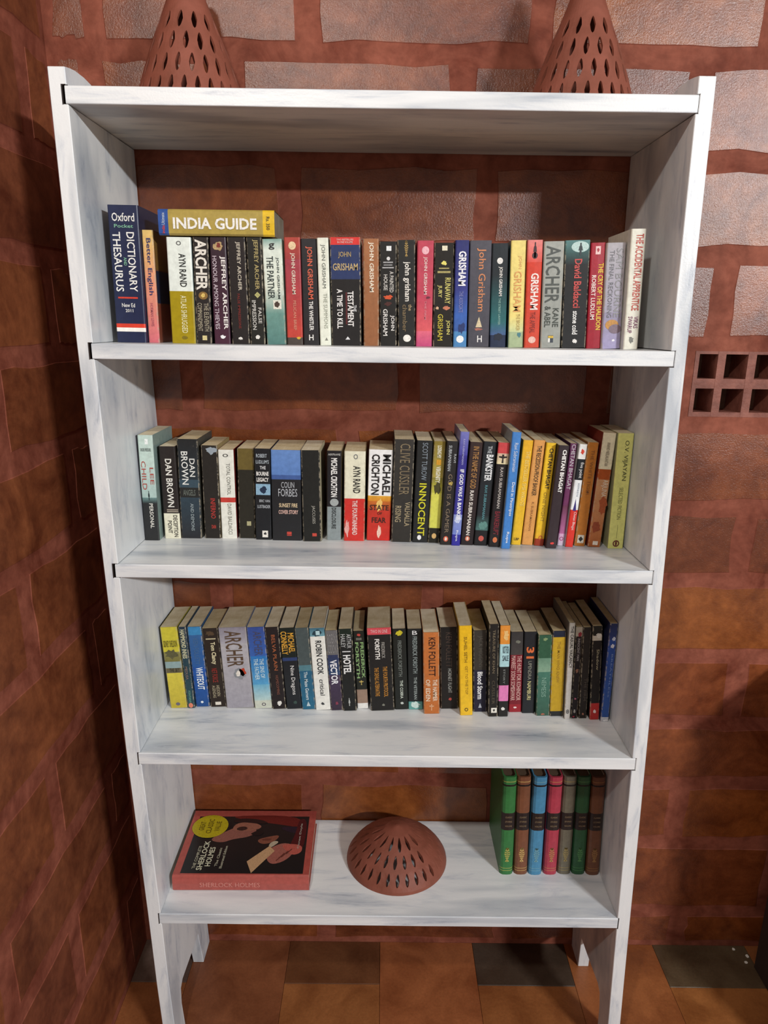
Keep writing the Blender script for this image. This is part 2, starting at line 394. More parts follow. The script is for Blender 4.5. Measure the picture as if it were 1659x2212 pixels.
# ================================================================== BOOKS
# per shelf: [x of the spine middle, y of the spine, thickness, height, lean]
GEO=[[[0.038,0.075,0.053,0.2314,0.0078],[0.0754,0.085,0.0199,0.1927,0.0058],[0.134,0.07,0.0429,0.18,0.0042],[0.1708,0.07,0.0273,0.1803,0.0128],[0.2039,0.07,0.0289,0.1807,-0.0046],[0.2373,0.07,0.032,0.1809,-0.0124],[0.268,0.07,0.0269,0.1813,-0.0102],[0.3015,0.07,0.0344,0.179,-0.0226],[0.3352,0.07,0.0283,0.1822,-0.013],[0.3649,0.07,0.0284,0.1803,-0.017],[0.3908,0.065,0.0197,0.1817,-0.0233],[0.428,0.07,0.0535,0.1834,-0.0143],[0.4732,0.07,0.0274,0.1818,-0.0136],[0.5035,0.08,0.0312,0.1787,-0.0157],[0.5375,0.08,0.032,0.1814,-0.0258],[0.5685,0.075,0.0289,0.1805,-0.0097],[0.6031,0.08,0.036,0.1777,-0.0164],[0.6338,0.075,0.0241,0.1822,-0.0146],[0.6686,0.085,0.039,0.1829,-0.0205],[0.7043,0.085,0.0291,0.1788,-0.0265],[0.7374,0.085,0.0276,0.1839,-0.0288],[0.7655,0.08,0.0271,0.1845,-0.0298],[0.7995,0.08,0.0362,0.1826,-0.0324],[0.8432,0.085,0.0445,0.1853,-0.0386],[0.8798,0.085,0.0261,0.182,-0.0386],[0.9105,0.08,0.0341,0.1818,-0.0384],[0.9412,0.065,0.0261,0.2034,-0.0284]],[[0.0219,0.1493,0.0301,0.2192,0.0027],[0.0605,0.1638,0.033,0.1944,-0.0027],[0.0987,0.167,0.0422,0.2091,0.0105],[0.1426,0.1689,0.0333,0.1965,0.0081],[0.1774,0.1688,0.0313,0.1884,-0.0002],[0.2144,0.172,0.0342,0.1903,0.0132],[0.2501,0.1637,0.0328,0.1922,0.0135],[0.2993,0.16,0.0608,0.1907,0.0069],[0.3519,0.1561,0.0376,0.1917,-0.0077],[0.3961,0.1673,0.0295,0.1894,0.0105],[0.4388,0.163,0.0431,0.1897,0.0073],[0.4892,0.1673,0.0492,0.1925,0.0196],[0.5367,0.1597,0.041,0.2154,0.0153],[0.5759,0.1581,0.0318,0.2137,0.0224],[0.6042,0.1561,0.0237,0.213,0.0313],[0.6278,0.143,0.0223,0.216,0.0332],[0.6485,0.1392,0.0179,0.2355,0.0399],[0.672,0.1432,0.0258,0.2144,0.0496],[0.6998,0.1413,0.0272,0.216,0.0472],[0.7271,0.1331,0.023,0.2158,0.0397],[0.7487,0.1228,0.0179,0.2387,0.0369],[0.7745,0.1493,0.0205,0.2188,0.0535],[0.7982,0.1497,0.0226,0.219,0.051],[0.8213,0.145,0.0198,0.2147,0.0489],[0.8426,0.1287,0.0213,0.2126,0.0482],[0.8668,0.1481,0.0142,0.2138,0.0498],[0.8824,0.1394,0.0159,0.2138,0.0542],[0.9062,0.1466,0.0222,0.2164,0.0431],[0.9344,0.1416,0.0262,0.2366,0.0463],[0.9763,0.1341,0.031,0.2376,-0.0057]],[[0.0457,0.1702,0.0371,0.1966,-0.0575],[0.0732,0.1708,0.0167,0.1977,-0.0482],[0.0976,0.1773,0.0308,0.1951,-0.0476],[0.1334,0.1771,0.0359,0.1917,-0.0576],[0.183,0.1733,0.0609,0.1959,-0.0543],[0.2352,0.1725,0.0388,0.1981,-0.0601],[0.2712,0.1713,0.0305,0.1992,-0.0625],[0.3049,0.172,0.0334,0.1974,-0.0678],[0.3378,0.1708,0.03,0.1984,-0.0704],[0.3702,0.1696,0.0335,0.1993,-0.0661],[0.4011,0.1683,0.0268,0.1946,-0.0646],[0.4301,0.167,0.0301,0.1992,-0.0535],[0.459,0.1774,0.0246,0.19,-0.0587],[0.5038,0.1686,0.0526,0.2015,-0.0568],[0.5465,0.1754,0.0298,0.1972,-0.0504],[0.5783,0.1761,0.0325,0.1972,-0.0379],[0.6131,0.1587,0.0354,0.1973,-0.0367],[0.6548,0.1807,0.0391,0.1998,-0.0464],[0.6903,0.1539,0.0277,0.2163,-0.0539],[0.7226,0.1696,0.0301,0.1985,-0.0473],[0.7488,0.1502,0.0211,0.2225,-0.0407],[0.7712,0.1507,0.0217,0.2196,-0.0329],[0.8013,0.1699,0.0284,0.196,-0.0352],[0.8304,0.1661,0.0281,0.1982,-0.0363],[0.8609,0.156,0.0298,0.1957,-0.0411],[0.891,0.155,0.029,0.206,-0.0415],[0.9125,0.1439,0.0129,0.2306,-0.0318],[0.9285,0.1473,0.0153,0.2197,-0.0275],[0.9477,0.1477,0.0179,0.2187,-0.0366],[0.9725,0.1426,0.0212,0.2243,-0.0579],[0.9925,0.1344,0.0177,0.2339,-0.0043]],[[0.7972,0.1218,0.0312,0.2617,-0.022],[0.8314,0.1223,0.0315,0.2618,-0.0305],[0.8645,0.1217,0.0335,0.2639,-0.016],[0.9002,0.1229,0.0312,0.2635,-0.0183],[0.9335,0.1248,0.0308,0.2626,-0.0221],[0.9668,0.1246,0.0312,0.2608,-0.0283],[1.0004,0.1229,0.0328,0.2612,-0.0326]]]
def glyphs(txt, bold):
    cu = bpy.data.curves.new('t', 'FONT'); cu.body = txt; cu.size = 1; cu.resolution_u = 2
    cu.offset = bold
    o = bpy.data.objects.new('t', cu)
    me = bpy.data.meshes.new_from_object(o)
    bpy.data.objects.remove(o); bpy.data.curves.remove(cu)
    return me
def letter(parent, txt, cx, cy, L, H, col, mode='down', plane='spine', y=-.0004, bold=.012, name='title_lettering', rough=.4):
    """txt fitted to length L and height H, centred on (cx, cy) of the plane."""
    me = glyphs(txt, bold)
    if not me.vertices: return None
    xs = [v.co.x for v in me.vertices]; ys = [v.co.y for v in me.vertices]
    x0, x1, y0, y1 = min(xs), max(xs), min(ys), max(ys)
    for v in me.vertices:
        a = ((v.co.x - x0) / max(x1 - x0, 1e-6) - .5) * L; b = ((v.co.y - y0) / max(y1 - y0, 1e-6) - .5) * H
        if mode == 'down': px, pz = cx + b, cy - a
        elif mode == 'up': px, pz = cx - b, cy + a
        else: px, pz = cx + a, cy + b
        v.co = (px, y, pz)
    me.name = name; me.materials.clear(); me.materials.append(ink(col, rough))
    o = bpy.data.objects.new(name, me); C.objects.link(o); o.parent = parent
    return o
def shape(parent, kind, cx, cz, w, h, col, y=-.0003, seed=0, name='printed_emblem', rough=.4):
    rnd = random.Random(seed or int(cx * 1e5) + int(cz * 1e4)); P = []
    if kind == 'e': P = [(math.cos(t * math.tau / 18) / 2, math.sin(t * math.tau / 18) / 2) for t in range(18)]
    elif kind == 'r': P = [(-.5, -.5), (.5, -.5), (.5, .5), (-.5, .5)]
    elif kind == 'd': P = [(0, -.5), (.5, 0), (0, .5), (-.5, 0)]
    elif kind == 't': P = [(-.5, -.5), (.5, -.5), (0, .5)]
    elif kind == 'b':
        for t in range(16):
            r = .5 * rnd.uniform(.55, 1.0); P.append((math.cos(t * math.tau / 16) * r, math.sin(t * math.tau / 16) * r))
    elif kind == 'figure':
        P = [(-.12, -.5), (.12, -.5), (.14, -.1), (.3, -.15), (.2, .2), (.1, .28), (.1, .5), (-.1, .5), (-.1, .28), (-.2, .2), (-.3, -.15), (-.14, -.1)]
    elif kind == 'cross':
        a = .12; P = [(-a, -.5), (a, -.5), (a * .6, .05), (.5, .15), (.5, .3), (a, .3), (a, .5), (-a, .5), (-a, .3), (-.5, .3), (-.5, .15), (-a * .6, .05)]
    elif kind == 'ring':
        n = 18; V = []; 
        for r in (.5, .32):
            V += [(cx + math.cos(t * math.tau / n) * r * w, y, cz + math.sin(t * math.tau / n) * r * h) for t in range(n)]
        return meshobj(name, V, [(t, (t + 1) % n, n + (t + 1) % n, n + t) for t in range(n)], ink(col, rough), parent)
    elif kind == 'sprig':                      # gilt plant ornament
        V = []; Fc = []
        def q(pts):
            k = len(V); V.extend([(cx + a * w, y, cz + b * h) for a, b in pts]); Fc.append(tuple(range(k, k + len(pts))))
        q([(-.03, -.5), (.03, -.5), (.03, .5), (-.03, .5)])
        for i in range(7):
            b = -.4 + i * .13; r = .42 * (1 - abs(i - 3.3) / 5)
            for s in (-1, 1):
                pts = [(0, b), (s * r * .6, b + .02), (s * r, b + .09), (s * r * .5, b + .1)]
                q(pts if s > 0 else pts[::-1])
        q([(-.14, .36), (.14, .36), (.2, .46), (0, .5), (-.2, .46)]); q([(-.25, -.46), (.25, -.46), (.16, -.38), (-.16, -.38)])
        return meshobj(name, V, Fc, ink(col, .3), parent)
    V = [(cx + a * w, y, cz + b * h) for a, b in P]
    return meshobj(name, V, [tuple(range(len(V)))], ink(col, rough), parent)

def book(name, geo, z, depth, bands, side, pages, mat, flat_cover=.0009, bulge=.0007, hinge=False):
    x, y, w, h, lean = geo
    root = empty(name, (x, y, z + ZO + abs(math.sin(lean)) * w / 2 + .0002), (0, math.atan(lean), 0))
    # rows up the spine
    zs = sorted({0.0, h} | {h * (1 - b[k]) for b in bands for k in (0, 1) if 0 < b[k] < 1})
    def colat(zz, up):                         # colour just above / below a row
        f = 1 - zz / h + (-1e-5 if up else 1e-5)
        for b in reversed(bands):
            if b[0] <= f <= b[1]:
                if len(b) > 3: t = (f - b[0]) / (b[1] - b[0]); return tuple(lerp(p, q, t) for p, q in zip(lin(b[2]), lin(b[3])))
                return lin(b[2])
        return lin(bands[0][2])
    r = min(.0022, w * .16) if bulge < .002 else w * .22; hw = w / 2; t = flat_cover
    outer = [(-hw, depth), (-hw, bulge + r * .8), (-hw + r * .3, bulge + r * .15), (-hw + r, bulge * .25), (0, 0), (hw - r, bulge * .25), (hw - r * .3, bulge + r * .15), (hw, bulge + r * .8), (hw, depth)]
    inner = [(-hw + t, depth), (-hw + t, bulge + r + t), (-hw + r, bulge + t), (-hw + r * 1.3, bulge + t), (0, bulge + t), (hw - r * 1.3, bulge + t), (hw - r, bulge + t), (hw - t, bulge + r + t), (hw - t, depth)]
    n = 9; V = []; Fc = []; Cc = []
    for zz in zs: V += [(a, b, zz) for a, b in outer]
    for k in range(len(zs) - 1):
        c0, c1 = colat(zs[k], True), colat(zs[k + 1], False)
        for i in range(n - 1):
            Fc.append((k * n + i, k * n + i + 1, (k + 1) * n + i + 1, (k + 1) * n + i))
            if i in (0, n - 2): s = lin(side[0] if i == 0 else side[1]); Cc.append([s] * 4)
            elif i in (1, 2, 5, 6): Cc.append([c0 + (1,), c0 + (1,), c1 + (1,), c1 + (1,)])
            else: Cc.append([c0, c0, c1, c1])
    b0 = len(V)
    V += [(a, b, 0) for a, b in inner] + [(a, b, h) for a, b in inner]
    top0 = (len(zs) - 1) * n; sc = lin(side[1])
    for i in range(n - 1):
        Fc.append((b0 + i + 1, b0 + i, b0 + n + i, b0 + n + i + 1)); Cc.append([lin('#d8d2c0')] * 4)
        Fc.append((i + 1, i, b0 + i, b0 + i + 1)); Cc.append([sc] * 4)
        Fc.append((top0 + i, top0 + i + 1, b0 + n + i + 1, b0 + n + i)); Cc.append([sc] * 4)
    Fc.append((0, top0, b0 + n, b0)); Cc.append([sc] * 4)
    Fc.append((top0 + n - 1, n - 1, b0 + n - 1, b0 + n + n - 1)); Cc.append([sc] * 4)
    # faces that cross the open columns of the strip
    cov = meshobj('cover', V, Fc, mat, root, cols=Cc)
    ins = .0004 if not hinge else .004
    px0, px1, py0, py1, pz0, pz1 = -hw + t + .0001, hw - t - .0001, bulge + t + .0004, depth - (.0004 if not hinge else .004), ins, h - ins
    v, f = boxdata(px0, px1, py0, py1, pz0, pz1)
    meshobj('page_block', v, f, M_page, root, cols=[lin(pages)] * 6)
    return root

K = '#221f1f'
def dress(root, geo, texts, marks):
    x, y, w, h, lean = geo
    for mk in marks:
        kind, f, xc, ww, hh, col = mk[:6]
        shape(root, kind, xc * w, h * (1 - f), ww * w, hh * h, col, y=-.0003 - .0001 * (mk[6] if len(mk) > 6 else 0))
    for t in texts:
        txt, f0, f1, xc, hw_, col = t[:6]; mode = t[6] if len(t) > 6 else 'down'
        bold = t[7] if len(t) > 7 else .012
        if mode == 'down' or mode == 'up': L, H = (f1 - f0) * h, hw_ * w
        else: L, H = hw_ * w, (f1 - f0) * h
        letter(root, txt, xc * w, h * (1 - (f0 + f1) / 2), L, H, col, mode, y=-.0007, bold=bold)
P1, P2, P3, P4 = '#ecdcb8', '#e4d8ba', '#f6ecd2', '#d2c29c'
# every book: (bands, (left cover, right cover), page colour, worn?, lettering, marks, label)
H_ = 'h'
BK = [[
# ---- top shelf with books
([(0, 1, '#232a48'), (.925, .96, '#232a48'), (.858, .888, '#d8402c'), (.888, .918, '#f4efe6')], ('#1c2036', '#232a48'), P1, 0,
 [('Oxford', .055, .115, 0, .74, '#e8e6e0', H_), ('Pocket', .135, .16, 0, .62, '#7fb79a', H_), ('DICTIONARY', .19, .62, .2, .26, '#eceae4'), ('THESAURUS', .19, .62, -.26, .26, '#eceae4'), ('AND', .37, .43, -.02, .1, '#7fb79a'), ('New Ed', .705, .735, -.02, .44, '#e6e4df', H_), ('2011', .748, .772, 0, .26, '#e6e4df', H_)],
 [('r', .665, -.02, .66, .012, '#d8402c')], 'thick navy dictionary with white lettering and red stripe, far left of the highest book row'),
([(0, .35, '#e3c274', '#e8a878'), (.35, 1, '#e8a078', '#d9707a')], ('#3a3128', '#8a5a44'), P2, 1,
 [('Better English', .07, .57, .0, .5, '#2f3466'), ('NORMAN LEWIS', .64, .85, .0, .26, '#b2606a')], [], 'worn yellow and salmon pink paperback beside the thick navy dictionary'),
([(0, .5, '#e8efe6'), (.5, 1, '#a58f12')], ('#d8d6c4', '#cfe0dc'), P3, 0,
 [('AYN RAND', .15, .46, .12, .28, '#1f211f'), ('ATLAS SHRUGGED', .54, .9, .08, .24, '#e9e3b0')], [('ring', .055, 0, .2, .04, '#555'), ('e', .945, .05, .25, .035, '#7d6d18')], 'thick paperback with white upper and olive lower spine, black name lettering'),
([(0, 1, '#2a2523')], (K, K), P2, 1,
 [('ARCHER', .02, .49, 0, .74, '#e9e4d8', 'down', .03), ('THE ELEVENTH', .61, .88, .22, .3, '#a59c86'), ('COMMANDMENT', .61, .88, -.2, .3, '#a59c86')], [('e', .54, .05, .6, .075, '#8d6b35'), ('b', .54, .05, .36, .05, '#e0c069', 1), ('r', .945, .05, .3, .045, '#d8c98f')], 'black paperback with huge cream capitals and a round gold seal below them'),
([(0, 1, '#33242c', '#4a2638')], ('#2a1f24', '#3a2430'), P1, 0,
 [('JEFFREY ARCHER', .17, .86, .24, .34, '#f1ece6', 'down', .02), ('HONOUR AMONG THIEVES', .17, .86, -.24, .26, '#c8b8c0')], [('b', .08, .0, .7, .1, '#b59a6c'), ('b', .075, .05, .3, .06, '#7b2a22', 1), ('b', .935, .05, .4, .05, '#eee')], 'dark plum paperback with bold white capitals and a small crest at the top'),
([(0, 1, '#272120')], (K, K), P1, 1,
 [('JEFFREY ARCHER', .04, .49, .08, .26, '#cfc6b4'), ('FALSE IMPRESSIONS', .52, .85, .0, .14, '#7c2a25')], [('b', .945, .0, .3, .035, '#e6e2da')], 'black paperback with small pale name and thin dark red title, under the guide book'),
([(0, 1, '#25241f')], (K, K), P1, 1,
 [('JEFFREY ARCHER', .02, .48, .08, .36, '#b3a36a'), ('FALSE', .65, .8, .22, .22, '#cfccc4'), ('IMPRESSION', .58, .86, -.16, .26, '#cfccc4')], [('d', .53, .1, .4, .06, '#b3b070'), ('b', .93, .0, .4, .05, '#e6e2da')], 'black paperback with tarnished gold name above a small pale diamond'),
([(0, .1, '#7fa59b', '#dfe9dc'), (.1, .45, '#dfe9dc', '#dfe6d6'), (.45, .7, '#dfe6d6', '#6d968c'), (.7, 1, '#6d968c', '#57807a')], ('#5a7f78', '#b9cfc4'), P1, 1,
 [('THE PARTNER', .16, .56, -.14, .34, '#2e3a38'), ('JOHN GRISHAM', .17, .56, .24, .16, '#45514f'), ('g', .04, .1, -.02, .3, '#2a2a2a', H_)], [('r', .615, .14, .42, .085, '#e9e8d8'), ('b', .61, .12, .36, .07, '#4a3a30', 1)], 'pale green paperback with dark thin lettering and a torn right edge'),
([(0, .2, '#b5493c', '#a3403f'), (.2, .93, '#a3404c', '#c4473a'), (.93, 1, '#4e4540')], ('#c9b9a4', '#8e3a40'), P1, 0,
 [('JOHN GRISHAM', .14, .52, .0, .3, '#eadfca'), ('PELICAN BRIEF', .58, .86, .05, .18, '#d98f76')], [('e', .075, 0, .46, .075, '#e6c9a0'), ('b', .935, .25, .35, .03, '#e0b33a')], 'brick red paperback with a cream roundel above cream lettering'),
([(0, 1, '#2c2a2c')], (K, '#2c2a2c'), P3, 0,
 [('JOHN GRISHAM', .07, .56, .0, .42, '#d9654a', 'down', .02), ('THE WHISTLER', .58, .86, .04, .26, '#f0eee8', 'down', .02), ('H', .9, .955, .0, .28, '#f0eee8', H_)], [], 'charcoal paperback with large orange red name and white title below'),
([(0, 1, '#e9ecdc')], ('#d9dcc8', '#d9dcc8'), P3, 0,
 [('JOHN GRISHAM', .06, .46, .0, .42, '#6d716a', 'down', 0), ('THE SUMMONS', .51, .84, .1, .34, '#a8ab9c', 'down', 0)], [('t', .94, .1, .3, .03, '#8a8a80')], 'narrow off-white paperback with grey lettering in the highest book row'),
([(0, .068, '#d83a35'), (.068, .38, '#2d3a63'), (.38, 1, '#23201f')], (K, '#b9a588'), P1, 1,
 [('TWO BESTSELLERS', .014, .03, 0, .55, '#f0c0b8', H_), ('IN ONE VOLUME', .036, .054, 0, .5, '#f0c0b8', H_), ('JOHN', .13, .19, -.02, .42, '#b39a6a', H_), ('GRISHAM', .235, .3, 0, .82, '#c7ae7c', H_), ('THE', .62, .68, .3, .1, '#eee'), ('TESTAMENT', .49, .82, .16, .2, '#f1eeea', 'down', .02), ('A TIME TO KILL', .47, .84, -.2, .19, '#f1eeea', 'down', .02)], [('r', .65, .02, .05, .3, '#5b1f22'), ('t', .93, .05, .16, .03, '#ddd')], 'widest paperback of the highest book row: red cap, blue panel, black lower spine'),
([(0, 1, '#a8704a', '#94603e')], ('#1f2740', '#9b6a48'), P1, 1,
 [('JOHN GRISHAM', .03, .49, .0, .36, '#f3e6cf', 'down', .02)], [], 'tan brown paperback with cream capitals and a blank lower half'),
([(0, 1, '#242220')], (K, K), P1, 1,
 [('A PAINTED', .28, .48, .2, .22, '#d8d4cc'), ('HOUSE', .31, .46, -.14, .22, '#d8d4cc'), ('JOHN', .7, .85, .24, .26, '#ece8e2'), ('GRISHAM', .64, .9, -.16, .26, '#ece8e2')], [('r', .065, .05, .28, .045, '#eef2f2'), ('e', .16, .02, .2, .035, '#ddd'), ('r', .195, 0, .55, .012, '#aaa'), ('r', .22, 0, .5, .01, '#999'), ('r', .245, 0, .65, .012, '#aaa'), ('b', .525, 0, .6, .05, '#d8562c'), ('b', .59, 0, .5, .05, '#4e2520')], 'black paperback with an orange sun blot between two blocks of white lettering'),
([(0, 1, '#292927')], (K, '#2b2322'), P1, 1,
 [('john grisham', .2, .57, .02, .42, '#f1ede2', 'down', .015), ('the', .6, .66, .2, .2, '#b39c74'), ('chamber', .6, .86, -.1, .26, '#7c6a4c')], [('sprig', .08, .0, .3, .15, '#b89a5c'), ('e', .925, .02, .44, .07, '#f3f0e6')], 'black paperback with lower-case cream name and a round white seal at the foot'),
([(0, .5, '#c24a5c'), (.5, .85, '#c2485e', '#dc5f64'), (.85, 1, '#e06a80', '#c04a7a')], ('#a83c50', '#b84458'), P1, 0,
 [('JOHN GRISHAM', .15, .5, .0, .26, '#f0dcd4'), ('THE FIRM', .56, .74, .05, .12, '#e08a94')], [('e', .09, 0, .44, .075, '#f0b8c0'), ('b', .53, .2, .3, .03, '#6a2a3a')], 'pink red paperback with a pale pink roundel near its top'),
([(0, 1, '#24201a')], (K, K), P1, 1,
 [('RUNAWAY', .33, .58, .2, .28, '#d9cf74'), ('JURY', .4, .52, -.2, .24, '#d9cf74'), ('JOHN', .74, .88, .24, .22, '#d9cf74'), ('GRISHAM', .68, .94, -.14, .26, '#c9b93c')], [('r', .05, .02, .26, .045, '#efe9cc'), ('b', .19, 0, .3, .05, '#e6dc70'), ('r', .24, 0, .5, .012, '#a89c60'), ('r', .275, 0, .64, .02, '#a89c60'), ('b', .62, -.3, .2, .04, '#d9b08a'), ('b', .62, .15, .4, .05, '#c97a5a')], 'black paperback lettered in pale yellow with a coloured strip at its middle'),
([(0, .45, '#33366e', '#3a3f86'), (.45, .7, '#3a3f86', '#3f66b4'), (.7, .85, '#3f66b4', '#3d5fa0'), (.85, 1, '#4f86b8')], ('#262848', '#2f3560'), P1, 0,
 [('GRISHAM', .1, .42, .04, .56, '#f2f2f6', 'down', .03), ('THE ASSOCIATE', .47, .67, .0, .3, '#7f83bc')], [('b', .82, .1, .7, .12, '#25356a'), ('e', .925, .0, .56, .07, '#f4f6f4')], 'violet blue paperback with condensed white capitals and white roundel at foot'),
([(0, 1, '#56545c', '#4c4a52')], ('#3c3a42', '#4c4a50'), P3, 0,
 [('John Grisham', .07, .66, .04, .42, '#d58a5c', 'down', .008), ('H', .89, .955, .05, .22, '#ece8e4', H_)], [('t', .76, .0, .3, .1, '#d8c6a0'), ('b', .83, .0, .5, .03, '#a86a5a')], 'wide grey paperback with copper coloured mixed-case lettering and a tiny lit doorway'),
([(0, .3, '#262c30'), (.3, .75, '#262c30', '#2f6a6c'), (.75, .88, '#2f6a6c', '#48608c'), (.88, 1, '#28324a')], ('#20252a', '#31565a'), P1, 0,
 [('JOHN GRISHAM', .22, .5, .05, .26, '#e8e4dc', 'down', .02), ('THE STREET LAWYER', .52, .78, .04, .14, '#8fb8ae')], [('e', .165, 0, .36, .06, '#eceae4'), ('b', .9, 0, .6, .09, '#1a2030')], 'dark teal fading paperback with a small white roundel high on the spine'),
([(0, .7, '#f0dc84'), (.7, .85, '#f0dc84', '#cfd8a0'), (.85, 1, '#a8b890')], ('#4a6a6c', '#d8c070'), P1, 0,
 [('JOHN', .14, .26, .1, .24, '#e8b870'), ('GRISHAM', .28, .66, .0, .5, '#e0a45e'), ('THE BROKER', .68, .84, .1, .24, '#c9b06a')], [('b', .88, .2, .3, .06, '#4a7d84')], 'pale yellow paperback with faint orange lettering between teal and red books'),
([(0, .2, '#e88a84', '#e0584c'), (.2, 1, '#d8432f', '#cf4a34')], ('#8e3226', '#a03a2c'), P1, 0,
 [('GRISHAM', .3, .64, .05, .52, '#f8e6de', 'down', .03), ('THE APPEAL', .66, .86, .0, .34, '#8e2a20')], [('figure', .09, .0, .4, .14, '#3a1c20'), ('e', .14, .0, .36, .06, '#3a1c20'), ('e', .925, 0, .5, .065, '#e6bcae')], 'bright red paperback with a dark figure silhouette above large white capitals'),
([(0, 1, '#a7aaa2', '#9a9d96')], ('#7d807a', '#8f928c'), P1, 1,
 [('ARCHER', .04, .57, -.02, .7, '#4b4f4a', 'down', .01), ('KANE', .62, .8, .2, .3, '#3f443c'), ('& ABEL', .6, .8, -.2, .3, '#3f443c')], [('r', .915, .0, .26, .07, '#39404a'), ('r', .895, .0, .26, .022, '#d6b23c', 1), ('r', .925, -.08, .1, .045, '#e8e8e0', 1)], 'grey green paperback with very large shadowed capitals and a flag-like publisher mark'),
([(0, .12, '#5f8a88', '#3c5856'), (.12, .22, '#3c5856', '#26292a'), (.22, 1, '#252525')], (K, '#242424'), P1, 1,
 [('David Baldacci', .17, .62, .05, .3, '#c8453e', 'down', .02), ('stone cold', .65, .87, .02, .22, '#f0efea', 'down', .02)], [('e', .06, .1, .7, .1, '#b9d4ce'), ('figure', .08, .12, .3, .11, '#1d2a2c', 1), ('b', .935, .04, .24, .05, '#e6e4de')], 'black paperback with a running figure in pale light at the top and red name'),
([(0, 1, '#a81f30', '#9c1a2c')], ('#6e1420', '#8e1c2a'), P1, 0,
 [('THE CRY OF THE HALIDON', .19, .82, .24, .34, '#e8c83a', 'down', .02), ('ROBERT LUDLUM', .3, .72, -.2, .3, '#efd9cf', 'down', .02)], [('r', .07, .0, .34, .075, '#efc9c4'), ('b', .07, .0, .22, .05, '#a8202e', 1)], 'crimson paperback with a long yellow title and white name beside it'),
([(0, .65, '#b4b0b4', '#a8a4b4'), (.65, 1, '#9a94a8', '#a49cc0')], ('#d8d4c8', '#8e8a98'), P1, 1,
 [('SAM BOURNE', .05, .7, .2, .36, '#8e8d8e', 'down', 0), ('THE FINAL RECKONING', .07, .7, -.2, .24, '#6e6d72', 'down', 0)], [('e', .77, -.02, .7, .1, '#c08a3e'), ('e', .81, .15, .66, .09, '#7d6a76', 1), ('b', .92, .1, .2, .03, '#eceaf0')], 'lavender grey paperback with thin spaced lettering and an orange moon'),
([(0, 1, '#e4e2d2')], ('#dcdad0', '#dcdad0'), P3, 0,
 [('THE ACCIDENTAL APPRENTICE', .04, .67, .1, .5, '#c0442e', 'down', .015), ('VIKAS', .72, .82, .22, .3, '#7c3a5e'), ('SWARUP', .72, .86, -.16, .3, '#7c3a5e')], [('b', .92, .0, .4, .07, '#77776e')], 'tall cream paperback with red condensed title, far right of the highest book row'),
],[
# ---- middle row
([(0, .3, '#c3d6cc'), (.3, .6, '#bfd2ca', '#a9c0ba'), (.6, 1, '#2a2a2b'), (.585, .64, '#6d8a88', '#2a2a2b')], ('#3a4a64', '#8ea39c'), P3, 0,
 [('UNDER PRESSURE', .12, .15, 0, .7, '#6a7470', H_), ('LEE', .3, .46, .3, .24, '#b0493c', 'down', 0), ('CHILD', .24, .51, -.22, .3, '#b0493c', 'down', 0), ('PERSONAL', .64, .88, .1, .26, '#e8e4da')], [('r', .06, .08, .22, .05, '#f2f6f2'), ('figure', .565, .0, .2, .09, '#1d2a2e')], 'pale sea green and black paperback with spaced red letters, left end of its row'),
([(0, .72, '#2c2624'), (.72, 1, '#e8e4cc')], (K, '#3c342f'), P3, 0,
 [('DAN BROWN', .13, .65, .04, .4, '#ece8de', 'down', .02), ('DECEPTION', .74, .98, .24, .26, '#35302c'), ('POINT', .8, .94, -.12, .26, '#35302c')], [('r', .68, .1, .7, .012, '#a89c8c'), ('r', .7, .1, .7, .012, '#a89c8c')], 'short dark brown paperback with a cream block holding its title at the foot'),
([(0, .4, '#262626', '#2c343a'), (.4, .48, '#3b4d58'), (.48, .58, '#2a2a28'), (.58, 1, '#33424c', '#2c2d31')], ('#3a3a36', '#4a4a44'), P1, 1,
 [('DAN', .19, .37, .2, .26, '#e6e6e0'), ('BROWN', .12, .45, -.16, .32, '#e6e6e0'), ('ANGELS', .5, .56, .0, .6, '#6a7068', H_), ('AND DEMONS', .64, .92, .1, .16, '#97a2a4')], [], 'tall worn black and slate blue paperback third from the left wall'),
([(0, 1, '#2a2622')], ('#b09a6c', '#9c8a60'), P1, 1,
 [('INFERNO', .56, .78, .1, .3, '#b83a34'), ('DAN', .85, .89, .1, .26, '#c8473c', H_)], [('b', .05, .1, .8, .1, '#9aa4ac')], 'dog-eared black paperback with torn silvery top and small red title low down'),
([(0, .53, '#ecebdf'), (.53, .585, '#c8433a'), (.585, 1, '#ecebdf')], ('#cfc9b0', '#8e2c28'), P1, 0,
 [('O', .045, .08, -.02, .36, '#222', H_), ('TOTAL CONTROL', .15, .5, .12, .24, '#6d6c62', 'down', 0), ('DAVID BALDACCI', .6, .95, .1, .26, '#7d7c70', 'down', 0)], [], 'white paperback crossed by one red band, grey lettering'),
([(0, .23, '#6c5c2e'), (.23, 1, '#2d2a22')], (K, K), P1, 1, [], [('r', .83, .12, .26, .05, '#b0aa80')], 'unlettered black paperback with a mustard brown top panel'),
([(0, 1, '#1f2023')], (K, K), P1, 0,
 [('ROBERT', .055, .095, -.05, .66, '#b8c2c8', H_), ("LUDLUM'S", .12, .16, 0, .8, '#b8c2c8', H_), ('THE', .185, .22, .02, .36, '#eee', H_), ('BOURNE', .245, .29, 0, .76, '#f1eee8', H_, .03), ('LEGACY', .31, .355, 0, .74, '#f1eee8', H_, .03), ('ERIC VAN', .55, .58, .1, .66, '#b8bcc0', H_), ('LUSTBADER', .61, .645, .05, .8, '#b8bcc0', H_)], [('r', .44, .02, .9, .12, '#8fb4cc'), ('b', .44, .05, .5, .1, '#20304a', 1), ('r', .935, .1, .36, .075, '#eee9e0'), ('b', .93, .1, .2, .04, '#333', 1)], 'black paperback with stacked white words over a small blue picture'),
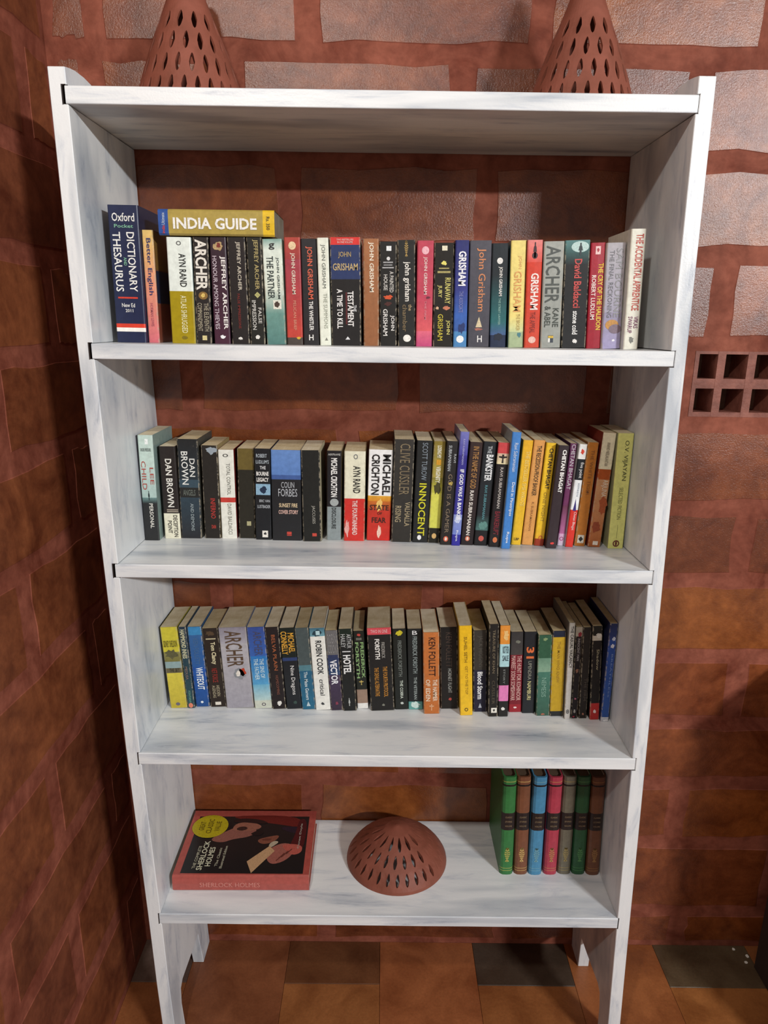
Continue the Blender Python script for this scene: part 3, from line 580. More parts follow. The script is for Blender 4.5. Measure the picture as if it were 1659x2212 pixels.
([(0, .315, '#6a8fca', '#5f84c2'), (.27, .318, '#46619c'), (.318, 1, '#252527')], (K, '#7c8ea0'), P1, 0,
 [('COLIN', .345, .41, .05, .44, '#b9bcc0', H_, .0), ('FORBES', .42, .505, .05, .64, '#b9bcc0', H_, .0), ('SUNSET FIRE', .58, .625, .06, .62, '#e0c8a0', H_, .02), ('COVER STORY', .655, .7, .06, .66, '#e6bcae', H_, .02)], [('r', .915, .08, .16, .03, '#c8463a'), ('r', .94, .08, .16, .01, '#c8463a')], 'widest of its row: black spine with a plain sky blue panel on top'),
([(0, 1, '#232320')], (K, '#cfc4a0'), P3, 1,
 [('JACCUSES', .6, .8, .1, .2, '#b5b2a6', 'down', 0)], [('r', .925, .14, .24, .035, '#cc4a3c')], 'plain black paperback with a small grey title low on the spine, beside cream page edges'),
([(0, .62, '#221f22'), (.62, 1, '#8d9798')], (K, '#b5a888'), P1, 0,
 [('AIRFRAME', .03, .052, .0, .85, '#bfbdb8', H_), ('MICHAEL CRICHTON', .08, .51, .0, .44, '#f0eeea', 'down', .03), ('DISCLOSURE', .63, .87, .0, .3, '#2f3434', 'down', .02)], [('e', .57, .02, .6, .085, '#a8aeac')], 'narrow black paperback with grey lower third and a round grey disc'),
([(0, .52, '#e9e6cc'), (.52, 1, '#d0352e')], ('#d8cda4', '#c8b98a'), P1, 1,
 [('AYN RAND', .16, .46, .1, .34, '#2c2a26', 'down', .02), ('THE FOUNTAINHEAD', .54, .93, .02, .24, '#f0d8d0', 'down', .02)], [('ring', .06, .04, .2, .055, '#777'), ('b', .86, -.35, .26, .25, '#e8a8a0')], 'cream over bright red thick paperback with worn edges'),
([(0, .5, '#f4f4f2'), (.5, .56, '#e2a83a', '#d98a2c'), (.56, .66, '#c8702c', '#b8412a'), (.66, 1, '#c23a2a', '#cf2f28')], ('#c9c5b4', '#a89a80'), P1, 0,
 [('MICHAEL', .05, .49, .26, .34, '#24201f', 'down', .03), ('CRICHTON', .05, .49, -.2, .34, '#24201f', 'down', .03), ('STATE', .6, .66, .0, .8, '#3a1c14', H_, .02), ('OF', .68, .71, .02, .2, '#3a1c14', H_), ('FEAR', .74, .8, .0, .6, '#3a1c14', H_, .02)], [('b', .6, .0, .3, .18, '#f0c46a'), ('b', .9, .02, .22, .2, '#f2ccb8')], 'white paperback with heavy black capitals and a fiery red-orange foot'),
([(0, 1, '#3a3733', '#33302c')], ('#2a2724', '#2c2a28'), P2, 1,
 [('CLIVE CUSSLER', .04, .53, .05, .5, '#8a7a5e', 'down', 0), ('VALHALLA', .6, .84, .26, .26, '#a89878'), ('RISING', .64, .8, -.2, .3, '#a89878')], [], 'thick charcoal hardback with tall dull gold letters, its paper jacket worn'),
([(0, 1, '#262727')], (K, '#3a4438'), P3, 0,
 [('SCOTT TUROW', .02, .38, .04, .34, '#8e9aa4', 'down', 0), ('INNOCENT', .41, .93, .02, .46, '#dfd92c', 'down', .01)], [('e', .95, -.06, .26, .05, '#f0f0f0')], 'black paperback with a long neon yellow title and a white dot at the foot'),
([(0, .35, '#8c7a34', '#b0a04c'), (.35, .5, '#8a8038', '#c8c448'), (.5, .85, '#dcd85c', '#d8d85e'), (.85, 1, '#26241c')], ('#9c8c40', '#7a7040'), P2, 1,
 [('LOSING MY', .04, .16, .0, .36, '#ece8d0', 'down', .03), ('VIRGINITY', .24, .4, .0, .4, '#ece8d0', 'down', .03)], [('r', .2, 0, .4, .05, '#d89c28'), ('b', .45, .0, .7, .14, '#4a4620'), ('e', .93, .0, .4, .055, '#d8b070')], 'olive and lemon yellow paperback with a dark sketch at its middle'),
([(0, 1, '#2b292a', '#2a2522')], (K, K), P3, 0,
 [('RAVI', .12, .2, .3, .2, '#b5babc'), ('SUBRAMANIAN', .04, .28, -.16, .28, '#b5babc', 'down', .02), ('GOD IS A GAMER', .31, .88, .0, .36, '#8c7a64', 'down', 0)], [('b', .4, .1, .4, .05, '#d0b450'), ('e', .94, .0, .44, .055, '#d8664a'), ('e', .94, .0, .2, .035, '#f0e0d0', 1)], 'dark paperback with dim bronze title, wedged left of the violet one standing taller'),
([(0, .2, '#7a7cc0', '#4a46a0'), (.2, .72, '#3a348a', '#3c3a94'), (.72, .9, '#8f9cd4', '#7484cc'), (.9, 1, '#34309a')], ('#8a88b0', '#39357a'), P2, 0,
 [('RAVI SUBRAMANIAN', .06, .28, .0, .22, '#b0aee0'), ('IF GOD WAS A BANKER', .32, .77, .04, .44, '#f3f3fa', 'down', .03), ('Rupa', .86, .96, .02, .3, '#e6e8fa')], [('b', .76, .0, .9, .08, '#c9d2f0')], 'slim violet paperback standing taller than its neighbours, white capitals'),
([(0, 1, '#3c2c2a', '#2a2224')], (K, '#31282a'), P2, 0,
 [('IN THE NAME OF GOD', .04, .44, .02, .44, '#b8864c', 'down', .01), ('RAVI SUBRAMANIAN', .46, .9, .0, .3, '#eee6dc', 'down', .02)], [('e', .935, 0, .36, .05, '#d87a5c'), ('e', .935, 0, .16, .032, '#f0e0d0', 1)], 'dark brown paperback with bronze title and white name, right of the violet one'),
([(0, .7, '#26292d'), (.7, .85, '#26292d', '#4f7470'), (.85, 1, '#201e20')], (K, K), P2, 0,
 [('THE', .04, .11, .0, .3, '#ccd2d4'), ('BANKSTER', .12, .37, .05, .52, '#eceeee', 'down', .03), ('RAVI SUBRAMANIAN', .41, .74, .0, .2, '#5f98a0')], [('b', .8, .0, .8, .1, '#5f8c84'), ('e', .93, .0, .4, .055, '#c85a4e')], 'black paperback with tall white condensed title fading to sea green below'),
([(0, .1, '#cf4a4c'), (.1, .2, '#d8b8a0', '#e8dcae'), (.2, 1, '#242021')], (K, K), P2, 0,
 [('RAVI SUBRAMANIAN', .23, .62, .0, .26, '#c8c0b8'), ('BANKERUPT', .65, .88, .0, .46, '#7e2430', 'down', .02)], [('cross', .15, .0, .7, .08, '#26201c'), ('e', .93, .0, .4, .055, '#d87a4c')], 'black paperback with red and cream sunset picture at its top'),
([(0, 1, '#4a86cc', '#4483ca')], ('#9aa4a8', '#3a6aa0'), P2, 0,
 [('Ravi Subramanian', .09, .33, .05, .4, '#dfe8f4', 'down', 0), ('Devil in Pinstripes', .42, .71, .1, .42, '#f0f4fa', 'down', .01), ('Rupa', .85, .95, .05, .36, '#f0f4fa', 'down', .01)], [], 'slim bright blue paperback standing proud with handwritten-style white lettering'),
([(0, 1, '#f0b72c', '#efc030')], ('#9c7a30', '#d8a838'), P3, 0,
 [('THE BESTSELLER SHE WROTE', .1, .62, .1, .4, '#f7da78', 'down', .01), ('LBP', .93, .955, .0, .5, '#4a3a20', H_)], [], 'golden yellow paperback right beside the bright blue one, pale yellow title'),
([(0, 1, '#e0a058')], ('#b07840', '#c88c50'), P2, 0,
 [('THE RECESSION-PROOF BANKER', .05, .52, .04, .4, '#33261c', 'down', .01), ('R. SUBRAMANIAN', .58, .86, .04, .2, '#a8703c')], [], 'apricot orange slim paperback with black title, between two yellow ones'),
([(0, .8, '#f2c42e'), (.8, .93, '#f2c42e', '#e8b030'), (.93, 1, '#9c3a24')], ('#c89c30', '#b88c30'), P2, 0,
 [('CHETAN BHAGAT', .05, .44, .08, .4, '#2a2418', 'down', .02), ('ONE NIGHT', .47, .76, .0, .3, '#a8882a')], [('ring', .92, .06, .4, .045, '#c84a2c')], 'yellow slim paperback with black capitals, left of the plum black one'),
([(0, 1, '#382c30')], ('#2a2226', '#2a2226'), P2, 0,
 [('CHETAN BHAGAT', .04, .45, .12, .38, '#f5f3ee', 'down', .04)], [('b', .95, .05, .4, .035, '#e0413c')], 'plum black slim paperback with very bold white name'),
([(0, .6, '#6a3a5c', '#74365e'), (.6, .88, '#6e3a50', '#b86a9a'), (.88, 1, '#dca8cc', '#cfc0d0')], ('#4e3048', '#5e3450'), P2, 0,
 [('CHETAN BHAGAT', .01, .44, .0, .56, '#d8cfd6', 'down', .0)], [('ring', .93, .0, .6, .04, '#a8487e')], 'purple slim paperback fading to pink at the foot'),
([(0, .14, '#f2f2ee'), (.14, .34, '#1d2024'), (.34, .63, '#f0f2f2'), (.63, 1, '#d8352a')], ('#d8d8d4', '#ececec'), P3, 0,
 [('five point', .17, .32, .1, .56, '#f2f2ee', 'down', .0), ('someone', .37, .5, .1, .2, '#9aa6b4', 'down', 0), ('Chetan Bhagat', .65, .83, .1, .42, '#f6dcd6', 'down', 0)], [('b', .07, .0, .56, .06, '#d8432c'), ('t', .58, .0, .42, .12, '#3a2c7c')], 'slim paperback banded white, black, white and red with a purple bottle'),
([(0, 1, '#c0792e', '#b8722c')], ('#8e5a28', '#9c6430'), P2, 1,
 [('THE WHITE TIGER', .07, .5, .05, .3, '#8e5420', 'down', 0)], [('d', .47, .05, .2, .025, '#4a2c18'), ('r', .93, .0, .6, .08, '#d8d4c4'), ('d', .93, .0, .44, .055, '#1c1c1c', 1)], 'rust orange slim paperback with a black diamond on a pale square at the foot'),
([(0, .31, '#e4dcbc'), (.31, .4, '#a8501e'), (.4, 1, '#c89468', '#b06434')], ('#7a2c20', '#a8502a'), P2, 1,
 [('ARJUNA', .4, .55, .1, .5, '#eadcc4', 'down', .0), ('ANAND NEELAKANTAN', .08, .28, .0, .26, '#9c927c')], [('b', .62, .2, .8, .2, '#a34c1e'), ('b', .82, -.05, .8, .12, '#93401a'), ('r', .965, .05, .4, .035, '#efe6d8')], 'cream-topped brown paperback with burnt orange splashes, tilted beside the lime yellow one'),
([(0, 1, '#dcdd84')], ('#a8aa80', '#b8ba78'), P3, 0,
 [('O.V. VIJAYAN', .06, .4, .06, .34, '#4c5030', 'down', 0), ('SELECTED FICTION', .46, .74, .0, .26, '#8c8e54', 'down', 0)], [('ring', .955, .0, .44, .06, '#6b2f22'), ('e', .955, .0, .14, .04, '#6b2f22'), ('r', .85, .0, .02, .12, '#6d6d40')], 'tall pale lime yellow paperback, last at the right end of the middle row'),
],[
# ---- lower row
([(0, .3, '#c9bc3a'), (.3, .42, '#8a8450', '#77703c'), (.42, .5, '#8fa4a4'), (.5, .56, '#6c6248'), (.56, 1, '#d8c548', '#c0ac3c')], ('#4a4a30', '#a89c40'), P2, 1,
 [('SIDNEY SHELDON', .16, .24, .0, .8, '#6c6420', H_), ('THE SKY', .5, .55, .05, .6, '#3a3628', H_)], [('b', .33, .0, .9, .14, '#5c5838'), ('e', .95, -.02, .26, .04, '#6c6470')], 'mustard yellow worn paperback at the left end of the lower row'),
([(0, 1, '#2b3a48', '#2a4a50')], (K, '#2b3a44'), P2, 1,
 [('HAMMOND INNES', .03, .38, .0, .6, '#c8c4a0', 'down', .03), ('MEDUSA', .48, .64, -.05, .34, '#8e7468'), ('FONTANA', .78, .93, .0, .3, '#6fa08c')], [('e', .965, .0, .6, .06, '#e08468')], 'very slim dark teal paperback with cream letters and an orange spot at foot'),
([(0, .1, '#3f88bc'), (.1, .5, '#3a6498', '#2f5c9c'), (.5, 1, '#2656a4', '#28508c')], ('#2a4a6c', '#2a5078'), P2, 1,
 [('KEN FOLLETT', .14, .46, .0, .34, '#4a6c94', 'down', 0), ('WHITEOUT', .5, .78, .05, .5, '#eef4f6', 'down', .02)], [('b', .94, .0, .28, .04, '#e6ecf0')], 'deep blue paperback with one bold white word at mid-spine, lower row left'),
([(0, 1, '#2f2620')], ('#30281f', K), P4, 1,
 [('Tom Clancy', .17, .45, .05, .36, '#dcd0a8', 'down', .03), ('NET FORCE', .5, .68, .0, .34, '#8e2a22', 'down', .02), ('HIDDEN', .72, .86, .1, .2, '#a89c80'), ('AGENDAS', .72, .88, -.16, .2, '#a89c80')], [('r', .13, .0, .6, .014, '#c8bc98'), ('b', .06, .0, .7, .07, '#55432f'), ('r', .955, .0, .36, .04, '#e8e0d0')], 'brown black paperback with ornate cream name and red title, lower row left'),
([(0, .2, '#8d8690', '#a8a4ac'), (.2, 1, '#b4b0b4', '#a09ca4')], ('#86808a', '#908c94'), P2, 1,
 [('ARCHER', .04, .48, .0, .6, '#5b4634', 'down', .01)], [('b', .57, .1, .5, .18, '#8a8c90'), ('b', .55, .22, .3, .12, '#b83c1c'), ('b', .57, .05, .2, .1, '#e8e0d4', 1)], 'widest grey silver paperback with big brown capitals and a red splash'),
([(0, .35, '#3a4f94', '#3c62ac'), (.35, .7, '#2f74b8', '#58a0cc'), (.7, .9, '#6fb0cc', '#b8d0cc'), (.9, 1, '#ccd0c0')], ('#2c3a70', '#3a6a9c'), P2, 1,
 [('ARCHER', .05, .34, .06, .46, '#4c4a60', 'down', 0), ('THE SINS OF', .38, .62, .16, .24, '#cfe6ea', 'down', .01), ('THE FATHER', .38, .64, -.16, .24, '#cfe6ea', 'down', .01)], [('ring', .95, .05, .24, .04, '#4a3a50')], 'blue paperback paling to cream at the foot, in the lower row'),
([(0, 1, '#272020')], (K, K), P3, 1,
 [('BELVA PLAIN', .09, .52, .05, .26, '#b86840', 'down', 0), ('HOMECOMING', .58, .82, .05, .2, '#7c4a3c')], [('b', .93, .05, .4, .07, '#e8e4dc')], 'black paperback with spaced copper letters next to the blue-to-cream one'),
([(0, .38, '#1c2420'), (.36, .4, '#30406c'), (.4, 1, '#1f2226')], (K, K), P3, 0,
 [('MICHAEL', .06, .3, .22, .4, '#e0a63c', 'down', .02), ('CONNELLY', .04, .32, -.24, .4, '#e0a63c', 'down', .02), ('Nine Dragons', .46, .82, .08, .34, '#eeece8', 'down', 0)], [('b', .92, .1, .3, .05, '#3a5048')], 'black paperback with amber gold name and flowing white title, lower row'),
([(0, .45, '#4c5656'), (.45, .52, '#55808a'), (.52, 1, '#2b5f7c', '#2e6a86')], ('#2a3c44', '#335a68'), P4, 1,
 [('The Maze Gamers', .53, .88, .0, .26, '#d8e4e6', 'down', .01)], [('t', .93, .0, .3, .06, '#c0d4d8')], 'grey over teal blue paperback with white title, touching the white one'),
([(0, .1, '#3f6a7c', '#79a8b4'), (.1, 1, '#ecebe2')], ('#263c44', '#cfcec2'), P2, 0,
 [('ROBIN COOK', .15, .56, .04, .4, '#25282c', 'down', .02), ('critical', .62, .82, .05, .3, '#3a3c3e', 'down', .01)], [('b', .06, .0, .7, .1, '#24404c'), ('r', .06, .05, .26, .05, '#bcdce0', 1), ('b', .925, .0, .3, .045, '#3a3c3e')], 'white paperback with a teal picture cap and tall black letters, lower row'),
([(0, .3, '#6e6c6c'), (.3, .55, '#353c5c', '#2e4468'), (.55, 1, '#4a3c54', '#3c3240')], ('#2a2428', '#3a3440'), P4, 1,
 [('ROBIN', .04, .16, .0, .7, '#8f8d8c', H_), ('COOK', .17, .28, .0, .7, '#8f8d8c', H_), ('VECTOR', .36, .67, .0, .56, '#efeff2', 'down', .03)], [('b', .91, .05, .3, .05, '#8c3a50')], 'grey and indigo paperback with a bold white six-letter title'),
([(0, .1, '#1f2a22'), (.1, 1, '#222322')], (K, '#2c2c2a'), P2, 1,
 [('ARTHUR', .06, .23, .22, .32, '#b8bab8', 'down', .01), ('HAILEY', .06, .22, -.2, .32, '#b8bab8', 'down', .01), ('HOTEL', .31, .54, .0, .56, '#f0f0ee', 'down', .03)], [('r', .27, .0, .6, .012, '#e0e0e0'), ('figure', .89, .0, .24, .1, '#b9bcb8')], 'black paperback with thin rule above a bold white five-letter title'),
([(0, .75, '#23251f'), (.75, .93, '#9c8270'), (.93, 1, '#eeece6')], (K, '#241c24'), P4, 0,
 [('FREDERICK', .14, .6, .24, .3, '#93ba7a', 'down', .02), ('FORSYTH', .14, .6, -.22, .3, '#93ba7a', 'down', .02)], [('b', .05, .0, .4, .04, '#cc4a40'), ('cross', .66, .0, .4, .06, '#c8b060'), ('r', .1, .0, .5, .03, '#6a6a60')], 'narrow black paperback with leaf green lettering and tan block below'),
([(0, .08, '#d8525a'), (.08, 1, '#252322')], (K, '#8a7a5c'), P2, 1,
 [('FORSYTH', .13, .37, -.1, .2, '#f0ede6', 'down', .03), ('FREDERICK', .17, .36, .14, .14, '#b8b4ac', 'down', 0), ('THE FOURTH PROTOCOL', .46, .83, .18, .18, '#cc8c34', 'down', .01), ('THE DEVILS ALTERNATIVE', .47, .82, -.18, .18, '#cc8c34', 'down', .01), ('TWO IN ONE', .02, .06, 0, .7, '#f0b8b8', H_)], [('b', .93, .05, .16, .04, '#7c7c70')], 'wide black paperback with a pinkish red cap and two rows of orange letters'),
([(0, 1, '#222522')], (K, K), P3, 0,
 [('FREDERICK FORSYTH', .14, .58, .0, .28, '#7f8680', 'down', .01), ('THE COBRA', .63, .86, .05, .22, '#ccd6c8', 'down', .02)], [('b', .05, .0, .6, .08, '#cfc22c'), ('b', .92, .05, .3, .04, '#c8d0c8')], 'black paperback with a yellow splash at the very top and grey name'),
([(0, .9, '#222525'), (.9, 1, '#5c9c98', '#6aa8a0')], (K, K), P2, 0,
 [('B', .02, .07, .0, .34, '#e0e0e0', H_), ('FREDERICK FORSYTH', .09, .54, .0, .3, '#9aa6a4', 'down', .01), ('THE VETERAN', .59, .87, .0, .2, '#aab4b0', 'down', .01)], [('b', .94, .0, .8, .1, '#cfe4dc')], 'black paperback with a turquoise scene at its foot, lower row'),
([(0, 1, '#c8763c', '#bf6e36')], ('#9c5c30', '#b06834'), P3, 1,
 [('KEN FOLLETT', .06, .53, .05, .42, '#3c1e14', 'down', .01), ('THE HAMMER', .57, .84, .22, .28, '#f0d8bc', 'down', .02), ('OF EDEN', .57, .84, -.22, .28, '#f0d8bc', 'down', .02)], [('cross', .92, .0, .3, .08, '#dca478')], 'terracotta orange paperback with tall dark brown capitals, lower row middle'),
([(0, 1, '#24211f')], (K, K), P3, 1,
 [('KEN FOLLETT', .06, .48, .0, .34, '#4a3c34', 'down', 0), ('HORNET FLIGHT', .5, .8, .05, .22, '#a8aaa4', 'down', .01)], [('b', .88, .05, .24, .05, '#b84a40')], 'tall black paperback with near-invisible brown name between orange and yellow ones'),
([(0, 1, '#f2c022', '#efc02c')], ('#c8a438', '#d8b86c'), P3, 0,
 [('SUHEL SETH', .12, .4, .0, .24, '#8a6c18', 'down', .01), ('GET TO THE TOP', .44, .76, .05, .2, '#b08c20')], [('ring', .935, .0, .28, .04, '#3a2c10')], 'clean sunflower yellow paperback standing out in the lower row middle'),
([(0, .48, '#3e3a34'), (.48, 1, '#2c2a3c', '#282638')], (K, K), P4, 1,
 [('JACK HIGGINS', .06, .44, .0, .44, '#57524a', 'down', 0), ('Blood Storm', .5, .84, .0, .4, '#f0f0f2', 'down', .03)], [('t', .92, .0, .26, .06, '#b0b4bc')], 'dark paperback with bold white title on a navy lower half, right of the yellow one'),
([(0, 1, '#262320')], ('#1e1c1a', '#5a4630'), P1, 1,
 [('TREASURE OF KHAN', .06, .52, .0, .26, '#8a7c64', 'down', 0), ('CUSSLER', .6, .86, .0, .3, '#5c5344', 'down', 0)], [('r', .93, .1, .6, .055, '#ece8dc'), ('b', .93, .1, .3, .035, '#333', 1)], 'tall black paperback, white publisher square at foot, left of the stickered one'),
([(0, .2, '#e8963c'), (.2, .445, '#b4dce0'), (.445, .65, '#232322'), (.65, .825, '#e884bc'), (.825, 1, '#242322')], ('#2a2a28', K), P3, 0,
 [('NOT FOR', .22, .3, .1, .6, '#40505c', H_), ('SALE', .32, .38, .1, .6, '#40505c', H_), ('STORY', .47, .63, .0, .2, '#8a8c88')], [('b', .1, .1, .6, .14, '#f0c47c'), ('b', .91, .0, .44, .05, '#e8e6e0')], 'tall slim black paperback patched with orange, light blue and pink stickers'),
([(0, .28, '#3a3838', '#4a4644'), (.28, .9, '#7c1f2a'), (.9, 1, '#9c2630')], (K, '#3c2024'), P2, 0,
 [('THE HUNT FOR KOHINOOR', .29, .85, .22, .34, '#d8a8a0', 'down', .02), ('MANREET SODHI SOMESHWAR', .29, .85, -.22, .34, '#d8a8a0', 'down', .02)], [('b', .12, .1, .4, .05, '#77786c'), ('b', .94, .0, .36, .03, '#f0dcd8')], 'maroon paperback with grey top and two pinkish lines of lettering'),
([(0, 1, '#24262a')], (K, K), P2, 0,
 [('31', .18, .32, .0, .6, '#e0703c', 'down', .03), ('UPENDRA', .35, .58, .0, .28, '#8e8e80', 'down', .01), ('NAMBURI', .6, .83, .0, .3, '#d8d094', 'down', .01)], [], 'black paperback with large orange numerals on the spine'),
([(0, .28, '#355c44'), (.28, .45, '#6a9078', '#8aaa90'), (.45, 1, '#4a7a68', '#3c5c4c')], ('#2c4234', '#30503c'), P4, 1,
 [('NEMESIS', .52, .76, .0, .34, '#8ab09c', 'down', .0)], [('b', .05, .0, .4, .05, '#8aa070'), ('b', .98, .0, .4, .03, '#b06a54')], 'green worn paperback with cloudy lighter bands, lower row right part'),
([(0, .07, '#23283a'), (.07, .94, '#c8a22c', '#bf9a28'), (.94, 1, '#2a2c2c')], ('#3a3424', K), P4, 1,
 [('THE MAN WHO KNEW', .12, .6, .0, .22, '#a8842a')], [], 'ochre yellow paperback with dark navy top and bottom caps'),
([(0, .4, '#a8a298', '#c0bab0'), (.4, 1, '#cfcac4')], ('#77726a', '#8a857c'), P4, 1,
 [('THE CASUAL VACANCY', .03, .46, .05, .5, '#4c4844', 'down', .02)], [('e', .92, .0, .5, .045, '#242424'), ('ring', .92, .0, .3, .03, '#cfcac4', 1)], 'very slim whitish paperback rising between ochre and black ones'),
([(0, .1, '#b0a898'), (.1, 1, '#241e20')], (K, K), P4, 1,
 [('INNOCENT MAN', .12, .36, .0, .34, '#b0a8a8', 'down', .01)], [('b', .08, .1, .7, .06, '#8e2030'), ('b', .47, .0, .5, .06, '#8e6450'), ('b', .78, .0, .36, .03, '#b8607c'), ('b', .92, .0, .4, .05, '#a8a4a0'), ('b', .98, -.1, .4, .02, '#b8304a')], 'slim black paperback with a ragged pale and crimson top, lower row right'),
([(0, 1, '#2a2522')], ('#5a4636', K), P4, 1,
 [('THE FIRM', .55, .8, .1, .3, '#554a40', 'down', 0)], [('b', .95, .0, .3, .03, '#a8705a')], 'slim black paperback with bare scuffed spine and a tiny tan mark at foot'),
([(0, .1, '#26241f'), (.1, .15, '#c8c0b0'), (.15, .82, '#221e1d'), (.82, 1, '#b83230')], (K, K), P4, 1,
 [('Shadow', .24, .46, .1, .26, '#b8b090', 'down', 0)], [('b', .91, .0, .4, .05, '#f0d8d4'), ('b', .1, .15, .7, .06, '#d8d4c8')], 'black paperback with a red block at its foot, next to the scuffed blue one'),
([(0, .16, '#2a3054', '#304078'), (.16, .95, '#2f4f9c', '#33569c'), (.95, 1, '#c9ccd4')], ('#2a3050', '#2c4684'), P4, 1,
 [('BREATHLESS', .3, .74, .1, .2, '#7f98cc', 'down', 0)], [('b', .15, .1, .5, .05, '#c8cfe0'), ('b', .22, .05, .56, .05, '#dfe2ec'), ('b', .985, .1, .7, .03, '#eeeef0')], 'scuffed royal blue paperback at the right end of the lower row'),
]]
SET = [('#37763f', '#c2b45c', 'bright green'), ('#7a4c34', '#d8b46c', 'chestnut brown'), ('#4a88ac', '#7aa8b0', 'sky blue'), ('#ad3c4c', '#c08a54', 'crimson red'), ('#6c6656', '#a08a50', 'olive grey'), ('#2c5c3a', '#5c9858', 'dark green'), ('#6e4630', '#a87c48', 'dark brown')]
SETL = ['bright green hardback with gilt emblem, leftmost of the matching banded set', 'chestnut brown hardback with gilt figure, second in the banded set', 'sky blue hardback in the banded set on the bottom shelf', 'crimson red hardback in the banded set on the bottom shelf', 'olive grey hardback, fifth in the banded set on the bottom shelf', 'dark green hardback, sixth in the banded set on the bottom shelf', 'dark brown hardback at the right end of the banded set']
GROUPS = ['paperbacks on the second shelf', 'paperbacks on the third shelf', 'paperbacks on the fourth shelf']
DEP = [[.150, .120] + [.110] * 24 + [.130], [.128] * 5 + [.112] * 7 + [.130] * 18, [.112] * 20 + [.13] * 11]
for s in range(3):
    for i, (g, b) in enumerate(zip(GEO[s], BK[s])):
        bands, side, pages, worn, texts, marks, label = b
        dep = min(DEP[s][i], .296 - g[1])
        if s: dep = (.285, .289)[s - 1] - g[1] - (.03 if g[3] > .23 and s == 1 else 0) + ((i * 7) % 5 - 2) * .002
        nm = 'hardback_book' if (s == 1 and i == 12) else 'paperback_book'
        r = book(nm, g, SZ[s + 1], dep, bands, side, pages, M_worn if worn else M_cover)
        dress(r, g, texts, marks)
        if (s, i) == (0, 1):                   # pictured front cover seen in the gap beside it
            for (a0, a1, cc) in ((.66, 1, '#8e6a34'), (.36, .66, '#27304a'), (.02, .36, '#8a4632')):
                meshobj('cover_picture', [(g[2] / 2 + .0003, y_, z_ * g[3]) for y_, z_ in ((.004, a0), (dep - .002, a0), (dep - .002, a1 - .01), (.004, a1 - .01))], [(0, 1, 2, 3)], ink(cc), r)
        tag(r, label, 'book', GROUPS[s])
    assert len(BK[s]) == len(GEO[s]), (s, len(BK[s]), len(GEO[s]))
# matching hardback set
for i, (g, (c, gold, nm)) in enumerate(zip(GEO[3], SET)):
    g = list(g); g[3] = .262; g[2] = min(g[2], .0315)
    w, h = g[2], g[3]
    bands = [(0, 1, c), (.075, .092, '#1d1716'), (.36, .535, '#2a201e'), (.045, .05, gold), (.93, .934, gold), (.955, .959, gold)]
    r = book('hardback_book', g, SZ[4], .165, bands, (c, c), '#5c4a38', M_cover, .0025, .003, True)
    tag(r, SETL[i], 'book', 'matching banded hardbacks on the bottom shelf')
    for f in (.40, .445, .49): letter(r, ['CLASSIC', 'STORIES', 'VOLUME'][int((f - .4) / .04) % 3], 0, h * (1 - f), w * .5, h * .016, '#8a7458', 'h', y=-.0005)
    shape(r, 'sprig', 0, h * (1 - .79), w * .62, h * .15, gold, y=-.0005, name='gilt_ornament')
# guide book lying on top of the paperbacks
r = empty('guide_book', (.1035, .064, 1.3893 + ZO)); gw, gd, gt = .2005, .122, .0425
tag(r, 'thick gold travel guide lying flat on top of the paperbacks', 'book')
segs = [(0, .086, '#31569c'), (.086, .9, '#b09a4e'), (.9, 1, '#e8bf2e')]
V, Fc, Cc = [], [], []
xs = [0] + [s_[1] * gw for s_ in segs]
pr = [(gd, gt), (.004, gt), (.0008, gt - .003), (0, gt / 2), (.0008, .003), (.004, 0), (gd, 0)]
for x in xs: V += [(x, a, b) for a, b in pr]
for k in range(3):
    for i in range(6):
        a = k * 7 + i; Fc.append((a, a + 1, a + 8, a + 7)); Cc.append([lin(segs[k][2] if 0 < i < 5 else '#8d7d48')] * 4)
meshobj('cover', V, Fc, M_gloss, r, cols=Cc)
v, f = boxdata(.0006, gw - .0006, .0035, gd - .001, .001, gt - .001); meshobj('page_block', v, f, M_page, r, cols=[lin('#8e8a82')] * 6)
letter(r, 'INDIA GUIDE', gw * .487, gt * .46, gw * .72, gt * .44, '#f1efe8', 'h', y=-.0006, bold=.03)
letter(r, 'Ultimate', gw * .043, gt * .62, gt * .46, gw * .028, '#b9c8e0', 'up', y=-.0006)
letter(r, 'india', gw * .043, gt * .22, gt * .3, gw * .024, '#d8504a', 'up', y=-.0006)
letter(r, 'Rs. 350', gw * .945, gt * .5, gt * .5, gw * .03, '#5c4c18', 'down', y=-.0006)
# big red book lying on the bottom shelf
rb = empty('red_hardback', (.0375, .0615, SZ[4] + ZO + .0002), (0, 0, .012)); bw, bd, bt = .3055, .218, .0405
tag(rb, 'large red hardback lying flat at the left of the bottom shelf, cover showing', 'book')
V, Fc = [], []
pr = [(bd, bt), (.006, bt), (.0015, bt - .003), (0, bt * .5), (.0015, .003), (.006, 0), (bd, 0), (bd, .003), (.008, .003), (.006, bt * .5), (.008, bt - .003), (bd, bt - .003)]
for x in (0, bw): V += [(x, a, b) for a, b in pr]
n = len(pr)
for i in range(n): j = (i + 1) % n; Fc.append((i, j, n + j, n + i))
def capq(o_, flip):
    for q in ((0, 1, 10, 11), (1, 2, 9, 10), (2, 3, 9), (3, 4, 9), (4, 5, 8, 9), (5, 6, 7, 8)):
        q = tuple(o_ + i for i in q); Fc.append(q if not flip else tuple(reversed(q)))
capq(0, True); capq(n, False)
meshobj('cover', V, Fc, M_gloss, rb, cols=[lin('#ae5248')] * len(Fc))
bm = bmesh.new(); bm.from_mesh(rb.children[0].data); bmesh.ops.recalc_face_normals(bm, faces=bm.faces); bm.to_mesh(rb.children[0].data); bm.free()
